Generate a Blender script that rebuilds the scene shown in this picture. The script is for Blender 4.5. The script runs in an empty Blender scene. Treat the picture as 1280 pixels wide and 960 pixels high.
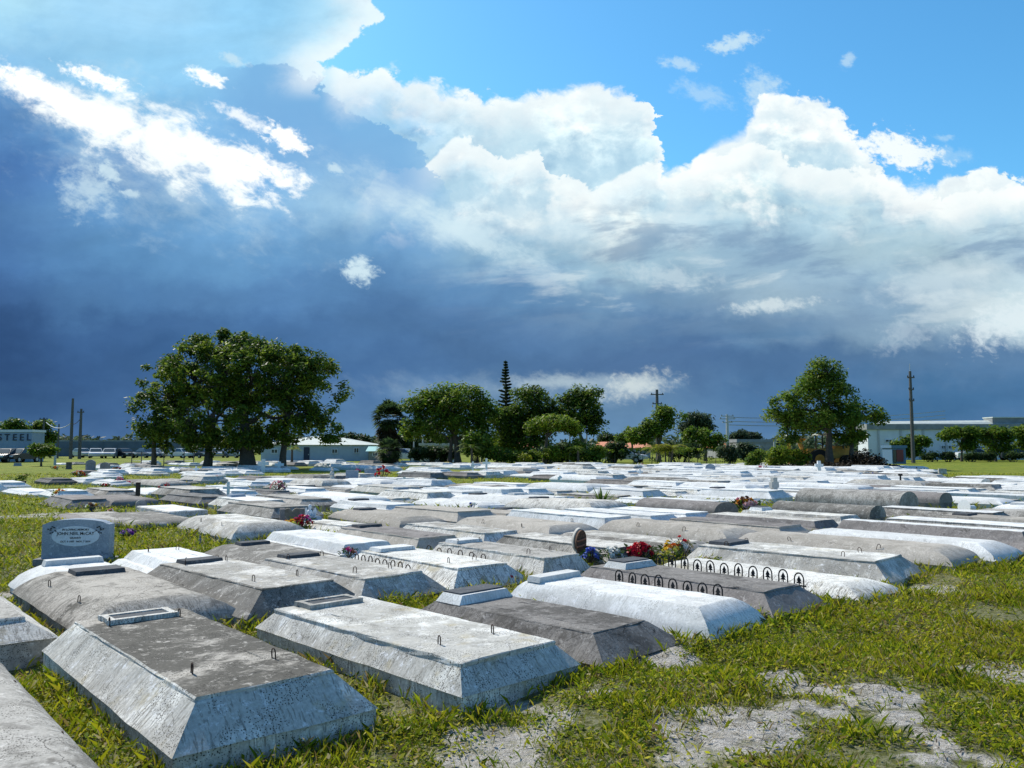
import bpy, bmesh, math, random
import numpy as np
from mathutils import Vector, Matrix
R = math.radians
sc = bpy.context.scene
COL = sc.collection
random.seed(7)

# ------------------------------------------------------------------ frame of reference
# eye 1.55 m above the lawn looking along +Y, tilted up 4.5 degrees
EYE, FPX, PITCH = 1.55, 1020.0, math.atan2(80, 1020)
HEAD = R(41.1)                                   # the graves' long axis, left of +Y
AX = np.array((-math.sin(HEAD), math.cos(HEAD)))  # towards the head end
BX = np.array((math.cos(HEAD), math.sin(HEAD)))   # along a row

def ray(px, py):
    cx, cy = (px-640)/FPX, (480-py)/FPX
    return cx, math.cos(PITCH)-cy*math.sin(PITCH), math.sin(PITCH)+cy*math.cos(PITCH)
def at(px, py, z=0.1):
    x, y, d = ray(px, py); t = (z-EYE)/d
    return Vector((x*t, y*t, z))
def far(px, depth, z=0.0):
    return Vector(((px-640)/FPX*depth*1.0031, depth, z))
def height(py, depth):                            # world z seen at image row py at that depth
    x, y, d = ray(640, py); return EYE + d/y*depth
def topx(p):                                      # world point -> picture position (for choosing lots only)
    x, y, z = p[0], p[1], p[2]-EYE
    f = y*math.cos(PITCH)+z*math.sin(PITCH); u = -y*math.sin(PITCH)+z*math.cos(PITCH)
    f = max(f, .01)
    return 640+FPX*x/f, 480-FPX*u/f
def lot(a, b):                                    # plot coordinates -> world xy
    return a*AX[0]+b*BX[0], a*AX[1]+b*BX[1]

# ------------------------------------------------------------------ numpy value noise
def _h(ix, iy, s):
    n = (ix*374761393 + iy*668265263 + s*1442695041) & 0xffffffff
    n = ((n ^ (n >> 13))*1274126177) & 0xffffffff
    return ((n ^ (n >> 16)) & 0xffff)/65535.0
def vnoise(x, y, s=0):
    x = np.asarray(x, float); y = np.asarray(y, float)
    ix = np.floor(x).astype(np.int64); iy = np.floor(y).astype(np.int64)
    fx = x-ix; fy = y-iy
    fx = fx*fx*(3-2*fx); fy = fy*fy*(3-2*fy)
    a = _h(ix, iy, s); b = _h(ix+1, iy, s); c = _h(ix, iy+1, s); d = _h(ix+1, iy+1, s)
    return a+(b-a)*fx+(c-a)*fy+(a-b-c+d)*fx*fy
def fbm(x, y, s=0, o=4):
    t = 0; w = 0; k = 1.0
    x = np.asarray(x, float); y = np.asarray(y, float)
    for i in range(o):
        t = t+vnoise(x/k, y/k, s+i*17)*k; w += k; k *= .5
    return t/w
def sstep(x, a, b):
    t = np.clip((x-a)/(b-a), 0, 1); return t*t*(3-2*t)

def ground_z(x, y):
    x = np.asarray(x, float); y = np.asarray(y, float)
    b = x*BX[0]+y*BX[1]
    d = np.hypot(x, y)
    return .1*sstep(b, 2.0, 3.6) + (fbm(x/.7, y/.7, 3, 3)-.5)*.09*sstep(40-d, 0, 15) - .0
SAND = [(975, 866, .32), (855, 842, .29), (1165, 925, .24), (905, 905, .26), (1030, 800, .18), (800, 822, .28), (1185, 745, .12), (1045, 722, .2), (1240, 830, .1), (1090, 865, .18), (740, 850, .16)]
SANDW = [(at(px, py, .1), r) for px, py, r in SAND]
def sand(x, y):
    x = np.asarray(x, float); y = np.asarray(y, float)
    s = np.zeros_like(x)
    for p, r in SANDW:
        s = np.maximum(s, 1-np.hypot((x-p.x), (y-p.y)*.8)/(r*1.7))
    n = fbm(x/.35, y/.35, 11, 4)
    m = sstep(s*.62+(n-.5)*3.0, .18, .82)*np.clip(s*4, 0, 1)
    n2 = fbm(x/1.1+40, y/1.1, 23, 4)                 # thin worn spots everywhere
    m = np.maximum(m, .55*sstep(n2, .64, .72))
    return m

# ------------------------------------------------------------------ mesh helpers
class MB:
    """collects shapes, then builds ONE mesh object"""
    def __init__(s): s.v = []; s.f = []; s.m = []
    def add(s, verts, faces, mi=0):
        n = len(s.v); s.v += [tuple(v) for v in verts]
        s.f += [tuple(i+n for i in f) for f in faces]; s.m += [mi]*len(faces); return s
    def box(s, c, d, rz=0, mi=0, top=1.0):
        cx, cy, cz = c; w, l, h = d[0]/2, d[1]/2, d[2]/2
        q = []
        for z, k in ((-h, 1), (h, top)):
            for x, y in ((-w, -l), (w, -l), (w, l), (-w, l)):
                x *= k; y *= k
                q.append((cx+x*math.cos(rz)-y*math.sin(rz), cy+x*math.sin(rz)+y*math.cos(rz), cz+z))
        return s.add(q, [(3, 2, 1, 0), (4, 5, 6, 7), (0, 1, 5, 4), (1, 2, 6, 5), (2, 3, 7, 6), (3, 0, 4, 7)], mi)
    def rings(s, rings, mi=0, cap0=True, cap1=True):
        n = len(rings[0]); base = len(s.v)
        v = [p for r in rings for p in r]; f = []
        for k in range(len(rings)-1):
            for i in range(n):
                j = (i+1) % n; f.append((k*n+i, k*n+j, (k+1)*n+j, (k+1)*n+i))
        if cap0: f.append(tuple(range(n-1, -1, -1)))
        if cap1: f.append(tuple((len(rings)-1)*n+i for i in range(n)))
        return s.add(v, f, mi)
    def tube(s, pts, rad, n=6, mi=0, cap=True):
        pts = [Vector(p) for p in pts]
        if not hasattr(rad, '__len__'): rad = [rad]*len(pts)
        rs = []; up = Vector((0, 0, 1)); prev = None
        for i, p in enumerate(pts):
            t = (pts[min(i+1, len(pts)-1)]-pts[max(i-1, 0)])
            t = t.normalized() if t.length > 1e-9 else Vector((0, 0, 1))
            if prev is None:
                a = t.cross(up); a = t.cross(Vector((1, 0, 0))) if a.length < .1 else a
            else:
                a = prev-t*prev.dot(t)
            a.normalize(); prev = a; b = t.cross(a)
            rs.append([p+(a*math.cos(2*math.pi*k/n)+b*math.sin(2*math.pi*k/n))*rad[i] for k in range(n)])
        return s.rings(rs, mi, cap, cap)
    def lathe(s, c, prof, n=12, mi=0):
        return s.rings([[(c[0]+r*math.cos(2*math.pi*k/n), c[1]+r*math.sin(2*math.pi*k/n), c[2]+z) for k in range(n)] for r, z in prof], mi)
    def prism(s, outline, origin, ex, ey, ez, thick, mi=0):
        """outline (u,v) in plane ex,ey, extruded along ez"""
        o = Vector(origin); ex, ey, ez = Vector(ex), Vector(ey), Vector(ez)
        a = [o+ex*u+ey*v for u, v in outline]; b = [p+ez*thick for p in a]
        n = len(a)
        f = [tuple(range(n-1, -1, -1)), tuple(range(n, 2*n))]+[(i, (i+1) % n, n+(i+1) % n, n+i) for i in range(n)]
        return s.add(a+b, f, mi)
    def build(s, name, mat, parent=None, smooth=False, ang=35):
        me = bpy.data.meshes.new(name)
        me.from_pydata(s.v, [], s.f); me.update()
        for m in (mat if isinstance(mat, (list, tuple)) else [mat]): me.materials.append(m)
        me.polygons.foreach_set('material_index', s.m)
        fix(me, smooth, ang)
        return link(name, me, parent)
def fix(me, smooth, ang=35):
    bm = bmesh.new(); bm.from_mesh(me)
    bmesh.ops.recalc_face_normals(bm, faces=bm.faces[:])
    if smooth:
        for f in bm.faces: f.smooth = True
        for e in bm.edges:
            if len(e.link_faces) == 2 and e.calc_face_angle(0) > R(ang): e.smooth = False
    bm.to_mesh(me); bm.free()
def link(name, me, parent=None):
    o = bpy.data.objects.new(name, me); COL.objects.link(o)
    if parent: o.parent = parent
    return o
def tag(o, label=None, cat=None, group=None, kind=None):
    if label: o['label'] = label
    if cat: o['category'] = cat
    if group: o['group'] = group
    if kind: o['kind'] = kind
    return o
def thing(name, loc, label, cat, group=None, rz=0):
    o = bpy.data.objects.new(name, None); COL.objects.link(o)
    o.empty_display_size = .1
    o.location = loc; o.rotation_euler = (0, 0, rz)
    return tag(o, label, cat, group)
def fastmesh(name, V, F, mat, parent=None, col=None):
    """V (n,3), F (m,k) numpy; col (m,3) per-face colour"""
    me = bpy.data.meshes.new(name)
    V = np.asarray(V, np.float32); F = np.asarray(F, np.int32)
    k = F.shape[1]
    me.vertices.add(len(V)); me.vertices.foreach_set('co', V.ravel())
    me.loops.add(F.size); me.loops.foreach_set('vertex_index', F.ravel())
    me.polygons.add(len(F)); me.polygons.foreach_set('loop_start', np.arange(0, F.size, k, dtype=np.int32))
    me.update(calc_edges=True)
    if col is not None:
        at_ = me.attributes.new('tint', 'FLOAT_COLOR', 'FACE')
        c4 = np.ones((len(F), 4), np.float32); c4[:, :3] = col
        at_.data.foreach_set('color', c4.ravel())
    me.materials.append(mat)
    return link(name, me, parent)

# ------------------------------------------------------------------ node helpers
def lin(r, g, b):
    return tuple((c/255/12.92 if c/255 <= .04045 else ((c/255+.055)/1.055)**2.4) for c in (r, g, b))
class NT:
    def __init__(s, tree): s.t = tree; s.n = tree.nodes; s.l = tree.links
    def new(s, t): return s.n.new(t)
    def put(s, sock, v):
        if isinstance(v, bpy.types.NodeSocket): s.l.new(v, sock)
        elif v is not None: sock.default_value = v
    def m(s, op, a, b=None, c=None, clamp=False):
        n = s.new('ShaderNodeMath'); n.operation = op; n.use_clamp = clamp
        for i, v in enumerate((a, b, c)): s.put(n.inputs[i], v)
        return n.outputs[0]
    def add(s, a, b): return s.m('ADD', a, b)
    def sub(s, a, b): return s.m('SUBTRACT', a, b)
    def mul(s, a, b): return s.m('MULTIPLY', a, b)
    def mad(s, a, b, c): return s.m('MULTIPLY_ADD', a, b, c)
    def ss(s, x, a, b, lo=0., hi=1.):
        n = s.new('ShaderNodeMapRange'); n.interpolation_type = 'SMOOTHSTEP'
        for i, v in enumerate((x, a, b, lo, hi)): s.put(n.inputs[i], v)
        return n.outputs[0]
    def mr(s, x, a, b, lo=0., hi=1.):
        n = s.new('ShaderNodeMapRange')
        for i, v in enumerate((x, a, b, lo, hi)): s.put(n.inputs[i], v)
        return n.outputs[0]
    def mix(s, f, a, b, blend='MIX'):
        n = s.new('ShaderNodeMix'); n.data_type = 'RGBA'; n.blend_type = blend
        s.put(n.inputs[0], f)
        for i, v in ((6, a), (7, b)):
            if isinstance(v, (tuple, list)) and len(v) == 3: v = (*v, 1)
            s.put(n.inputs[i], v)
        return n.outputs[2]
    def noise(s, vec=None, scale=5, detail=4, rough=.5, dist=0., lac=2.0, col=False):
        n = s.new('ShaderNodeTexNoise'); s.put(n.inputs['Vector'], vec)
        n.inputs['Scale'].default_value = scale; n.inputs['Detail'].default_value = detail
        n.inputs['Roughness'].default_value = rough; n.inputs['Distortion'].default_value = dist
        n.inputs['Lacunarity'].default_value = lac
        return n.outputs['Color' if col else 'Fac']
    def vor(s, vec, scale, out='Distance', feature='F1', rnd=1.0):
        n = s.new('ShaderNodeTexVoronoi'); n.feature = feature; s.put(n.inputs['Vector'], vec)
        n.inputs['Scale'].default_value = scale; n.inputs['Randomness'].default_value = rnd
        return n.outputs[out]
    def comb(s, x, y, z):
        n = s.new('ShaderNodeCombineXYZ')
        for i, v in enumerate((x, y, z)): s.put(n.inputs[i], v)
        return n.outputs[0]
    def sep(s, v):
        n = s.new('ShaderNodeSeparateXYZ'); s.put(n.inputs[0], v); return n.outputs
    def vm(s, op, a, b=None, scale=None):
        n = s.new('ShaderNodeVectorMath'); n.operation = op; s.put(n.inputs[0], a)
        if b is not None: s.put(n.inputs[1], b)
        if scale is not None: s.put(n.inputs['Scale'], scale)
        return n.outputs['Value'] if op in ('DOT_PRODUCT', 'LENGTH') else n.outputs[0]
    def ramp(s, f, stops, interp='LINEAR'):
        n = s.new('ShaderNodeValToRGB'); s.put(n.inputs[0], f); cr = n.color_ramp; cr.interpolation = interp
        while len(cr.elements) > 1: cr.elements.remove(cr.elements[-1])
        cr.elements[0].position = stops[0][0]; cr.elements[0].color = (*stops[0][1], 1)
        for p, c in stops[1:]:
            e = cr.elements.new(p); e.color = (*c, 1)
        return n.outputs[0]
    def curve(s, x, pts, x0, x1, y0, y1):
        """piecewise-linear y(x) through pts"""
        n = s.new('ShaderNodeFloatCurve'); c = n.mapping.curves[0]
        q = sorted([((x_-x0)/(x1-x0), (y_-y0)/(y1-y0)) for x_, y_ in pts])
        q = [(min(max(a, 0), 1), min(max(b, 0), 1)) for a, b in q]
        c.points[0].location = q[0]; c.points[1].location = q[-1]
        for p in q[1:-1]: c.points.new(*p)
        for p in c.points: p.handle_type = 'VECTOR'
        n.mapping.update()
        s.put(n.inputs['Value'], s.mr(x, x0, x1))
        return s.mad(n.outputs[0], y1-y0, y0)

def newmat(name):
    m = bpy.data.materials.new(name); m.use_nodes = True
    t = NT(m.node_tree); bs = m.node_tree.nodes['Principled BSDF']
    return m, t, bs
def simple(name, col, rough=.6, metal=0., var=.15, scale=30, bump=0.0, spec=.4):
    m, t, bs = newmat(name)
    tc = t.new('ShaderNodeTexCoord').outputs['Object']
    n = t.noise(tc, scale, 4, .6)
    bs.inputs['Base Color'].default_value = (*col, 1)
    t.put(bs.inputs['Base Color'], t.mix(t.mr(n, .3, .7), tuple(c*(1-var) for c in col), tuple(min(1, c*(1+var)) for c in col)))
    bs.inputs['Roughness'].default_value = rough; bs.inputs['Metallic'].default_value = metal
    bs.inputs['Specular IOR Level'].default_value = spec
    if bump:
        b = t.new('ShaderNodeBump'); b.inputs['Strength'].default_value = bump; b.inputs['Distance'].default_value = .01
        t.put(b.inputs['Height'], n); t.put(bs.inputs['Normal'], b.outputs[0])
    return m
def leafmat(name, trans=.3, gloss=.35, tint=(1, 1, 1)):
    m, t, bs = newmat(name)
    a = t.new('ShaderNodeAttribute'); a.attribute_name = 'tint'
    c = t.mix(1.0, a.outputs['Color'], tint, 'MULTIPLY')
    t.put(bs.inputs['Base Color'], c); bs.inputs['Roughness'].default_value = .5
    bs.inputs['Specular IOR Level'].default_value = gloss
    tr = t.new('ShaderNodeBsdfTranslucent'); t.put(tr.inputs['Color'], c)
    mx = t.new('ShaderNodeMixShader'); mx.inputs[0].default_value = trans
    t.l.new(bs.outputs[0], mx.inputs[1]); t.l.new(tr.outputs[0], mx.inputs[2])
    t.l.new(mx.outputs[0], m.node_tree.nodes['Material Output'].inputs[0])
    return m
def concrete(name, base, stain, amount=.5, streak=.5, spots=.3, lichen=None, bump=.35, grain=.4):
    """cast concrete / whitewash: blotches, run-off streaks on the slopes, black specks"""
    m, t, bs = newmat(name)
    oi = t.new('ShaderNodeObjectInfo').outputs['Random']
    tc = t.new('ShaderNodeTexCoord').outputs['Object']
    off = t.vm('SCALE', (31., 17., 7.), scale=oi)
    p = t.vm('ADD', tc, off)
    nrm = t.sep(t.new('ShaderNodeTexCoord').outputs['Normal'])
    big = t.noise(p, 1.6, 6, .62, .4)
    mid = t.noise(p, 7, 6, .65, .3)
    fine = t.noise(p, 55, 5, .65)
    ax = t.m('ABSOLUTE', nrm[0]); ay = t.m('ABSOLUTE', nrm[1])
    side = t.ss(t.sub(ax, ay), -.05, .05)
    sl = t.ss(t.m('MAXIMUM', ax, ay), .15, .4)
    pv = t.sep(p)
    stv = t.comb(t.mul(pv[0], t.mad(side, -34, 40)), t.mul(pv[1], t.mad(side, 34, 6)), t.mul(pv[2], 5))
    st = t.noise(stv, 1.6, 5, .68)
    rnd = t.mad(oi, .16, -.08)
    f1 = t.mul(t.ss(t.add(t.add(t.mul(big, .62), t.mul(mid, .38)), rnd), .45, .55), amount)
    f2 = t.mul(t.mul(t.ss(st, .49, .60), sl), streak)
    f = t.m('MAXIMUM', f1, f2)
    c = t.mix(t.mul(t.ss(t.noise(t.vm('ADD', p, (2., 8., 5.)), .9, 5, .7, .6), .5, .62), .55*min(1., amount*1.4)), base, tuple(x*.55+y*.45 for x, y in zip(stain, base)))
    c = t.mix(f, c, stain)
    ck = t.new('ShaderNodeTexVoronoi'); ck.feature = 'DISTANCE_TO_EDGE'; ck.inputs['Scale'].default_value = 1.1
    t.put(ck.inputs['Vector'], t.vm('ADD', p, t.vm('SCALE', t.noise(p, 3, 5, .6, col=True), scale=.35)))
    c = t.mix(t.mul(t.mul(t.ss(ck.outputs['Distance'], .006, .002), t.ss(t.noise(p, 1.3, 2), .5, .56)), .75*min(1., amount*1.4)), c, tuple(x*.3 for x in stain))
    if lichen:
        lf = t.mul(t.ss(t.noise(t.vm('ADD', p, (9., 3., 2.)), 3.2, 6, .68), .55, .68), .75)
        c = t.mix(lf, c, lichen)
    pale = tuple(min(.82, b*1.3+.10) for b in base)
    c = t.mix(t.mul(t.ss(t.noise(p, 14, 7, .78, .5), .54, .66), .75), c, pale)
    c = t.mix(t.mul(t.ss(fine, .38, .62), grain), c, t.mix(1., c, (.5, .5, .5), 'MULTIPLY'))
    c = t.mix(t.mul(t.ss(t.noise(p, 4.5, 7, .7, .8), .52, .62), .45*min(1., amount*1.3)), c, tuple(x*.8 for x in stain))
    if spots:
        v = t.vor(p, 85)
        sp = t.mul(t.ss(v, .36, .24), t.mul(t.ss(t.noise(p, 5, 4), .44, .56), min(1., spots*1.9)))
        c = t.mix(sp, c, tuple(x*.22 for x in stain))
        v2 = t.vor(p, 23)
        sp2 = t.mul(t.ss(v2, .22, .14), t.mul(t.ss(t.noise(t.vm('ADD', p, (4., 4., 4.)), 4, 3), .54, .66), spots*.7))
        c = t.mix(sp2, c, tuple(x*.4 for x in stain))
    t.put(bs.inputs['Base Color'], c)
    bs.inputs['Roughness'].default_value = .9; bs.inputs['Specular IOR Level'].default_value = .2
    b = t.new('ShaderNodeBump'); b.inputs['Strength'].default_value = bump; b.inputs['Distance'].default_value = .012
    t.put(b.inputs['Height'], t.add(t.mul(fine, .5), t.add(mid, t.mul(t.ss(t.vor(p, 90), .0, .25), .25))))
    t.put(bs.inputs['Normal'], b.outputs[0])
    return m

M = {}
M['white'] = concrete('white_paint', (.79, .79, .77), (.36, .355, .33), .38, .5, .3, bump=.2, grain=.28)
M['oldwhite'] = concrete('old_whitewash', (.80, .78, .72), (.20, .185, .155), .5, .8, .55, (.47, .41, .28))
M['light'] = concrete('light_concrete', (.68, .65, .59), (.20, .185, .16), .62, .7, .5, (.42, .37, .28))
M['grey'] = concrete('grey_concrete', (.44, .415, .375), (.125, .115, .10), .8, .65, .5)
M['grimy'] = concrete('grimy_concrete', (.43, .395, .345), (.07, .065, .055), .9, .5, .5)
M['scuffed'] = concrete('scuffed_dark_concrete', (.24, .222, .205), (.07, .064, .058), .8, .5, .3)
M['dark'] = concrete('dark_concrete', (.20, .195, .19), (.075, .072, .07), .7, .4, .3)
M['mauve'] = concrete('brown_grey_concrete', (.27, .245, .23), (.12, .108, .10), .55, .35, .2)
M['tan'] = concrete('tan_concrete', (.46, .42, .365), (.25, .225, .19), .5, .3, .15)
M['bluegrey'] = concrete('blue_grey_granite', (.34, .40, .47), (.20, .25, .31), .5, .1, .2)
M['bronze'] = simple('dark_bronze', (.05, .05, .052), .45, .4, .3, 60)
M['rust'] = simple('rusty_iron', (.055, .03, .02), .8, .3, .5, 90)
M['black'] = simple('black_iron', (.012, .012, .014), .5, .3, .3, 80)
M['slab'] = concrete('dark_slate', (.10, .105, .115), (.045, .047, .05), .4, .1, .1)
M['wood'] = simple('weathered_wood', (.06, .042, .03), .85, 0, .4, 40, .4)
M['whiteplaster'] = simple('white_plaster', (.74, .75, .76), .6, 0, .08, 20)
M['bark'] = simple('bark', (.085, .07, .055), .95, 0, .4, 14, .6)
M['leaf'] = leafmat('tree_leaf', .5, .12)
M['petal'] = leafmat('petal', .25, .2)
M['grass'] = leafmat('grass_leaf', .42, .05)
# ------------------------------------------------------------------ world: sky, clouds, sun
SUN_AZ, SUN_EL = R(-43), R(44)        # sun ahead and to the left, high
STR = .1
def build_sky():
    w = bpy.data.worlds.new('World'); sc.world = w; w.use_nodes = True
    t = NT(w.node_tree); bg = w.node_tree.nodes['Background']
    bg.inputs['Strength'].default_value = STR
    sky = t.new('ShaderNodeTexSky'); sky.sky_type = 'NISHITA'; sky.sun_disc = False
    sky.sun_elevation = SUN_EL; sky.sun_rotation = SUN_AZ
    sky.air_density = 1.0; sky.dust_density = .6; sky.ozone_density = 2.0
    hs = t.new('ShaderNodeHueSaturation'); t.l.new(sky.outputs[0], hs.inputs['Color'])
    hs.inputs['Saturation'].default_value = 1.15; hs.inputs['Value'].default_value = 1.0
    base = t.mix(1., hs.outputs[0], (1.0, 1.8, 1.95), 'MULTIPLY')
    d = t.new('ShaderNodeTexCoord').outputs['Generated']
    d = t.vm('NORMALIZE', d)
    x, y, z = t.sep(d)
    yy = t.m('MAXIMUM', y, .2)
    # position on a far cloud wall ahead, in units of 100 "pixels" of the photograph's scale (~5.6 degrees)
    U0 = t.mul(t.m('DIVIDE', x, yy), 10.2); V0 = t.mul(t.m('DIVIDE', z, yy), 10.2)
    q = t.comb(U0, t.mul(V0, 1.25), 0.)
    # warps
    wc = t.noise(t.vm('ADD', q, (3.1, 7.7, 0)), .55, 3, .5, col=True)
    wf = t.noise(t.vm('ADD', q, (1.1, 2.7, 4)), 2.4, 6, .6, col=True)
    wx = t.sep(wc); fx = t.sep(wf)
    def warp(a, b):
        return (t.add(U0, t.add(t.mad(wx[0], a, -a/2), t.mad(fx[0], b, -b/2))),
                t.add(V0, t.add(t.mad(wx[1], a, -a/2), t.mad(fx[1], b, -b/2))))
    billow = t.m('ABSOLUTE', t.mad(t.noise(q, 2.2, 7, .55, .2), 2, -1))     # puffy
    fine = t.noise(q, 5.0, 7, .6, .3)
    def cauli(off):                                   # cauliflower heads: rounded cells within cells
        n = t.new('ShaderNodeTexVoronoi'); n.voronoi_dimensions = '2D'; n.feature = 'F1'; n.normalize = True
        qq = t.vm('ADD', q, t.vm('ADD', off, t.vm('SCALE', t.vm('SUBTRACT', wf, (.5, .5, .5)), scale=.5)))
        t.put(n.inputs['Vector'], qq); n.inputs['Scale'].default_value = 1.9; n.inputs['Detail'].default_value = 4; n.inputs['Roughness'].default_value = .55; n.inputs['Lacunarity'].default_value = 2.1
        return n.outputs['Distance']
    ca0 = cauli((0., 0., 0.)); ca1 = cauli((-.07, .09, 0.))
    # ---- colour field of the cloud mass: sky columns at U, rows at V
    def uv(px, py):
        a, b, c = ray(px, py); return a/b*10.2, c/b*10.2
    rows = [
     (0,   [(178,226,252),(166,216,251),(150,209,249),(188,230,254),(200,236,255),(200,236,255),(200,236,255),(200,236,255),(200,236,255)]),
     (85,  [(140,195,238),(150,208,248),(152,209,248),(215,242,255),(245,252,255),(240,250,255),(236,248,255),(236,248,255),(236,248,255)]),
     (160, [(92,140,196),(130,190,238),(134,194,243),(150,200,240),(222,244,254),(222,243,254),(238,249,255),(232,246,255),(230,246,255)]),
     (215, [(74,116,174),(98,148,204),(122,178,230),(165,206,236),(206,232,248),(200,230,248),(220,240,250),(226,242,252),(228,244,253)]),
     (265, [(78,120,172),(104,154,204),(120,172,220),(172,208,232),(226,240,248),(228,242,248),(186,214,230),(200,224,236),(192,216,230)]),
     (320, [(76,118,172),(94,143,192),(104,154,202),(108,156,202),(148,186,214),(160,192,214),(146,178,204),(174,202,218),(168,194,214)]),
     (370, [(62,98,148),(82,126,176),(88,132,182),(90,134,182),(98,140,184),(112,148,184),(160,188,210),(132,164,194),(200,222,234)]),
     (410, [(50,82,128),(66,104,154),(74,114,164),(80,120,168),(86,124,170),(90,126,168),(100,138,178),(142,172,198),(208,228,238)]),
     (450, [(46,76,120),(60,96,144),(66,106,156),(74,112,160),(78,114,158),(80,114,158),(78,114,158),(90,126,166),(92,128,168)]),
     (500, [(54,88,132),(66,102,150),(74,112,160),(88,126,170),(94,132,172),(100,136,174),(80,120,166),(68,112,156),(74,116,160)]),
     (560, [(72,108,154),(80,116,164),(92,130,174),(104,142,180),(110,148,184),(104,142,180),(92,130,172),(82,122,168),(88,126,170)]),
    ]
    wu, wv = warp(1.1, .55)
    lo, hi = uv(-320, 0)[0], uv(1600, 0)[0]
    uf = t.mr(wu, lo, hi)
    cols = []
    for py, cs in rows:
        st = [((i*160+320)/1920., lin(*c)) for i, c in enumerate(cs)]
        cols.append((uv(640, py)[1], t.ramp(uf, [(0, lin(*cs[0]))]+st+[(1, lin(*cs[-1]))], 'EASE')))
    c = cols[0][1]
    for k in range(1, len(cols)):
        c = t.mix(t.ss(wv, cols[k-1][0], cols[k][0]), c, cols[k][1])
    bright = t.ss(V0, uv(640, 330)[1], uv(640, 250)[1])
    rightish = t.ss(wu, -2.6, -1.2)
    cum = t.mul(bright, rightish)
    # relief of the sunlit heads: light from the upper left
    n0 = t.noise(q, 1.7, 8, .56, .35)
    n1 = t.noise(t.vm('ADD', q, (-.10, .13, 0)), 1.7, 8, .56, .35)
    emb = t.sub(n0, n1)
    lit = t.add(t.mad(emb, 1.5, 1.0), t.mul(t.sub(ca1, ca0), 1.1))
    puff = t.noise(q, 1.1, 6, .6, .2)
    c_lit = t.vm('MULTIPLY', c, t.comb(t.m('MINIMUM', lit, 1.16), t.m('MINIMUM', t.mad(t.sub(lit, 1), .75, 1.0), 1.1), t.m('MINIMUM', t.mad(t.sub(lit, 1), .5, 1.0), 1.06)))
    c = t.mix(t.mad(cum, .85, .15), c, c_lit)
    c = t.mix(t.mul(t.mul(cum, .62), t.ss(puff, .58, .42)), c, lin(172, 208, 232))
    c = t.mix(t.mul(t.mul(cum, .7), t.ss(puff, .56, .68)), c, (1.05, 1.05, 1.05))
    # second, nearer line of cumulus heads with shining rims inside the bank
    def bank(pts, amp, w):
        e = t.curve(t.add(U0, t.add(t.mad(ca0, .5, -.2), t.mad(fine, .3, -.15))), [uv(*p) for p in pts], -9, 9, -1, 9)
        return t.sub(e, t.add(V0, t.add(t.mad(ca0, amp*1.15, -amp*.42), t.mad(fine, .16, -.08))))
    d2 = bank([(380, 330), (470, 215), (520, 215), (560, 175), (600, 178), (630, 195), (670, 188), (690, 225), (740, 235), (800, 205), (850, 200), (900, 195), (940, 175),
               (1000, 210), (1080, 215), (1180, 250), (1280, 225), (1500, 220)], .45, .1)
    rim = t.mul(t.mul(t.ss(d2, 0, .06), t.ss(d2, .62, .1)), t.ss(U0, uv(440, 0)[0], uv(490, 0)[0]))
    c = t.mix(t.mul(rim, .72), c, (1.0, 1.03, 1.04))
    # brighter slanting shaft below the heads and grey streaks (right centre)
    stv = t.noise(t.vm('ADD', t.comb(t.mul(t.mad(V0, .35, U0), .55), t.mul(t.mad(U0, -.12, V0), 2.0), 0), (5, 1, 0)), 1., 6, .6, .3)
    mid = t.mul(t.ss(V0, uv(640, 440)[1], uv(640, 380)[1]), t.ss(V0, uv(640, 230)[1], uv(640, 300)[1]))
    mid = t.mul(mid, t.ss(wu, -1.4, 1.))
    c = t.mix(t.mul(mid, t.mul(t.ss(stv, .52, .68), .55)), c, lin(222, 235, 242))
    c = t.mix(t.mul(mid, t.mul(t.ss(stv, .50, .36), .62)), c, lin(118, 148, 182))
    # slow swell in the storm base
    sw = t.noise(t.comb(t.mul(U0, .5), t.mul(V0, 1.1), 2.), 1., 6, .6, .4)
    c = t.vm('SCALE', c, scale=t.mad(t.mul(t.sub(sw, .5), t.sub(1., t.mul(cum, .8))), .55, 1.0))
    # dark front edge over the white tower (left of centre)
    df = bank([(150, 140), (230, 105), (270, 82), (340, 78), (390, 97), (430, 128), (480, 160), (520, 190), (560, 240), (620, 330), (700, 420)], .3, .1)
    fr = t.mul(t.ss(df, 0, .05), t.mul(t.mul(t.ss(df, 2.0, .4), t.ss(U0, uv(590, 0)[0], uv(500, 0)[0])), t.ss(wu, uv(230, 0)[0], uv(330, 0)[0])))
    c = t.mix(t.mul(fr, .88), c, t.mix(t.ss(df, 0, 1.3), lin(122, 178, 228), lin(120, 170, 222)))
    # ---- coverage: outline of the bank against the clear blue
    dc = bank([(-200, -380), (330, -380), (385, 92), (430, 92), (485, 86), (500, 100), (560, 108), (605, 122), (650, 118), (690, 112), (740, 103), (790, 112), (815, 140), (818, 175), (826, 208),
               (860, 205), (890, 180), (930, 158), (945, 118), (965, 112), (1000, 120), (1030, 128), (1060, 165), (1082, 195), (1100, 225), (1130, 228), (1160, 232), (1200, 222), (1240, 210), (1265, 222), (1290, 225), (1500, 215), (1700, 150)], .5, .1)
    cov = t.ss(dc, -.02, t.m('MAXIMUM', t.mad(t.noise(q, .9, 3), 1.1, -.42), .03))
    ws = t.add(U0, t.add(t.mad(ca0, .55, -.2), t.mad(fine, .2, -.1)))
    lim = t.curve(V0, [(uv(640, py)[1], uv(px, py)[0]) for px, py in [(400, 100), (402, 76), (425, 64), (452, 46), (458, 33), (478, 20), (470, 2), (455, -60), (420, -200)]], 3, 9, -9, 1)
    cl = t.mul(t.ss(t.sub(lim, ws), 0, .07), t.ss(V0, uv(640, 130)[1], uv(640, 100)[1]))
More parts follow.
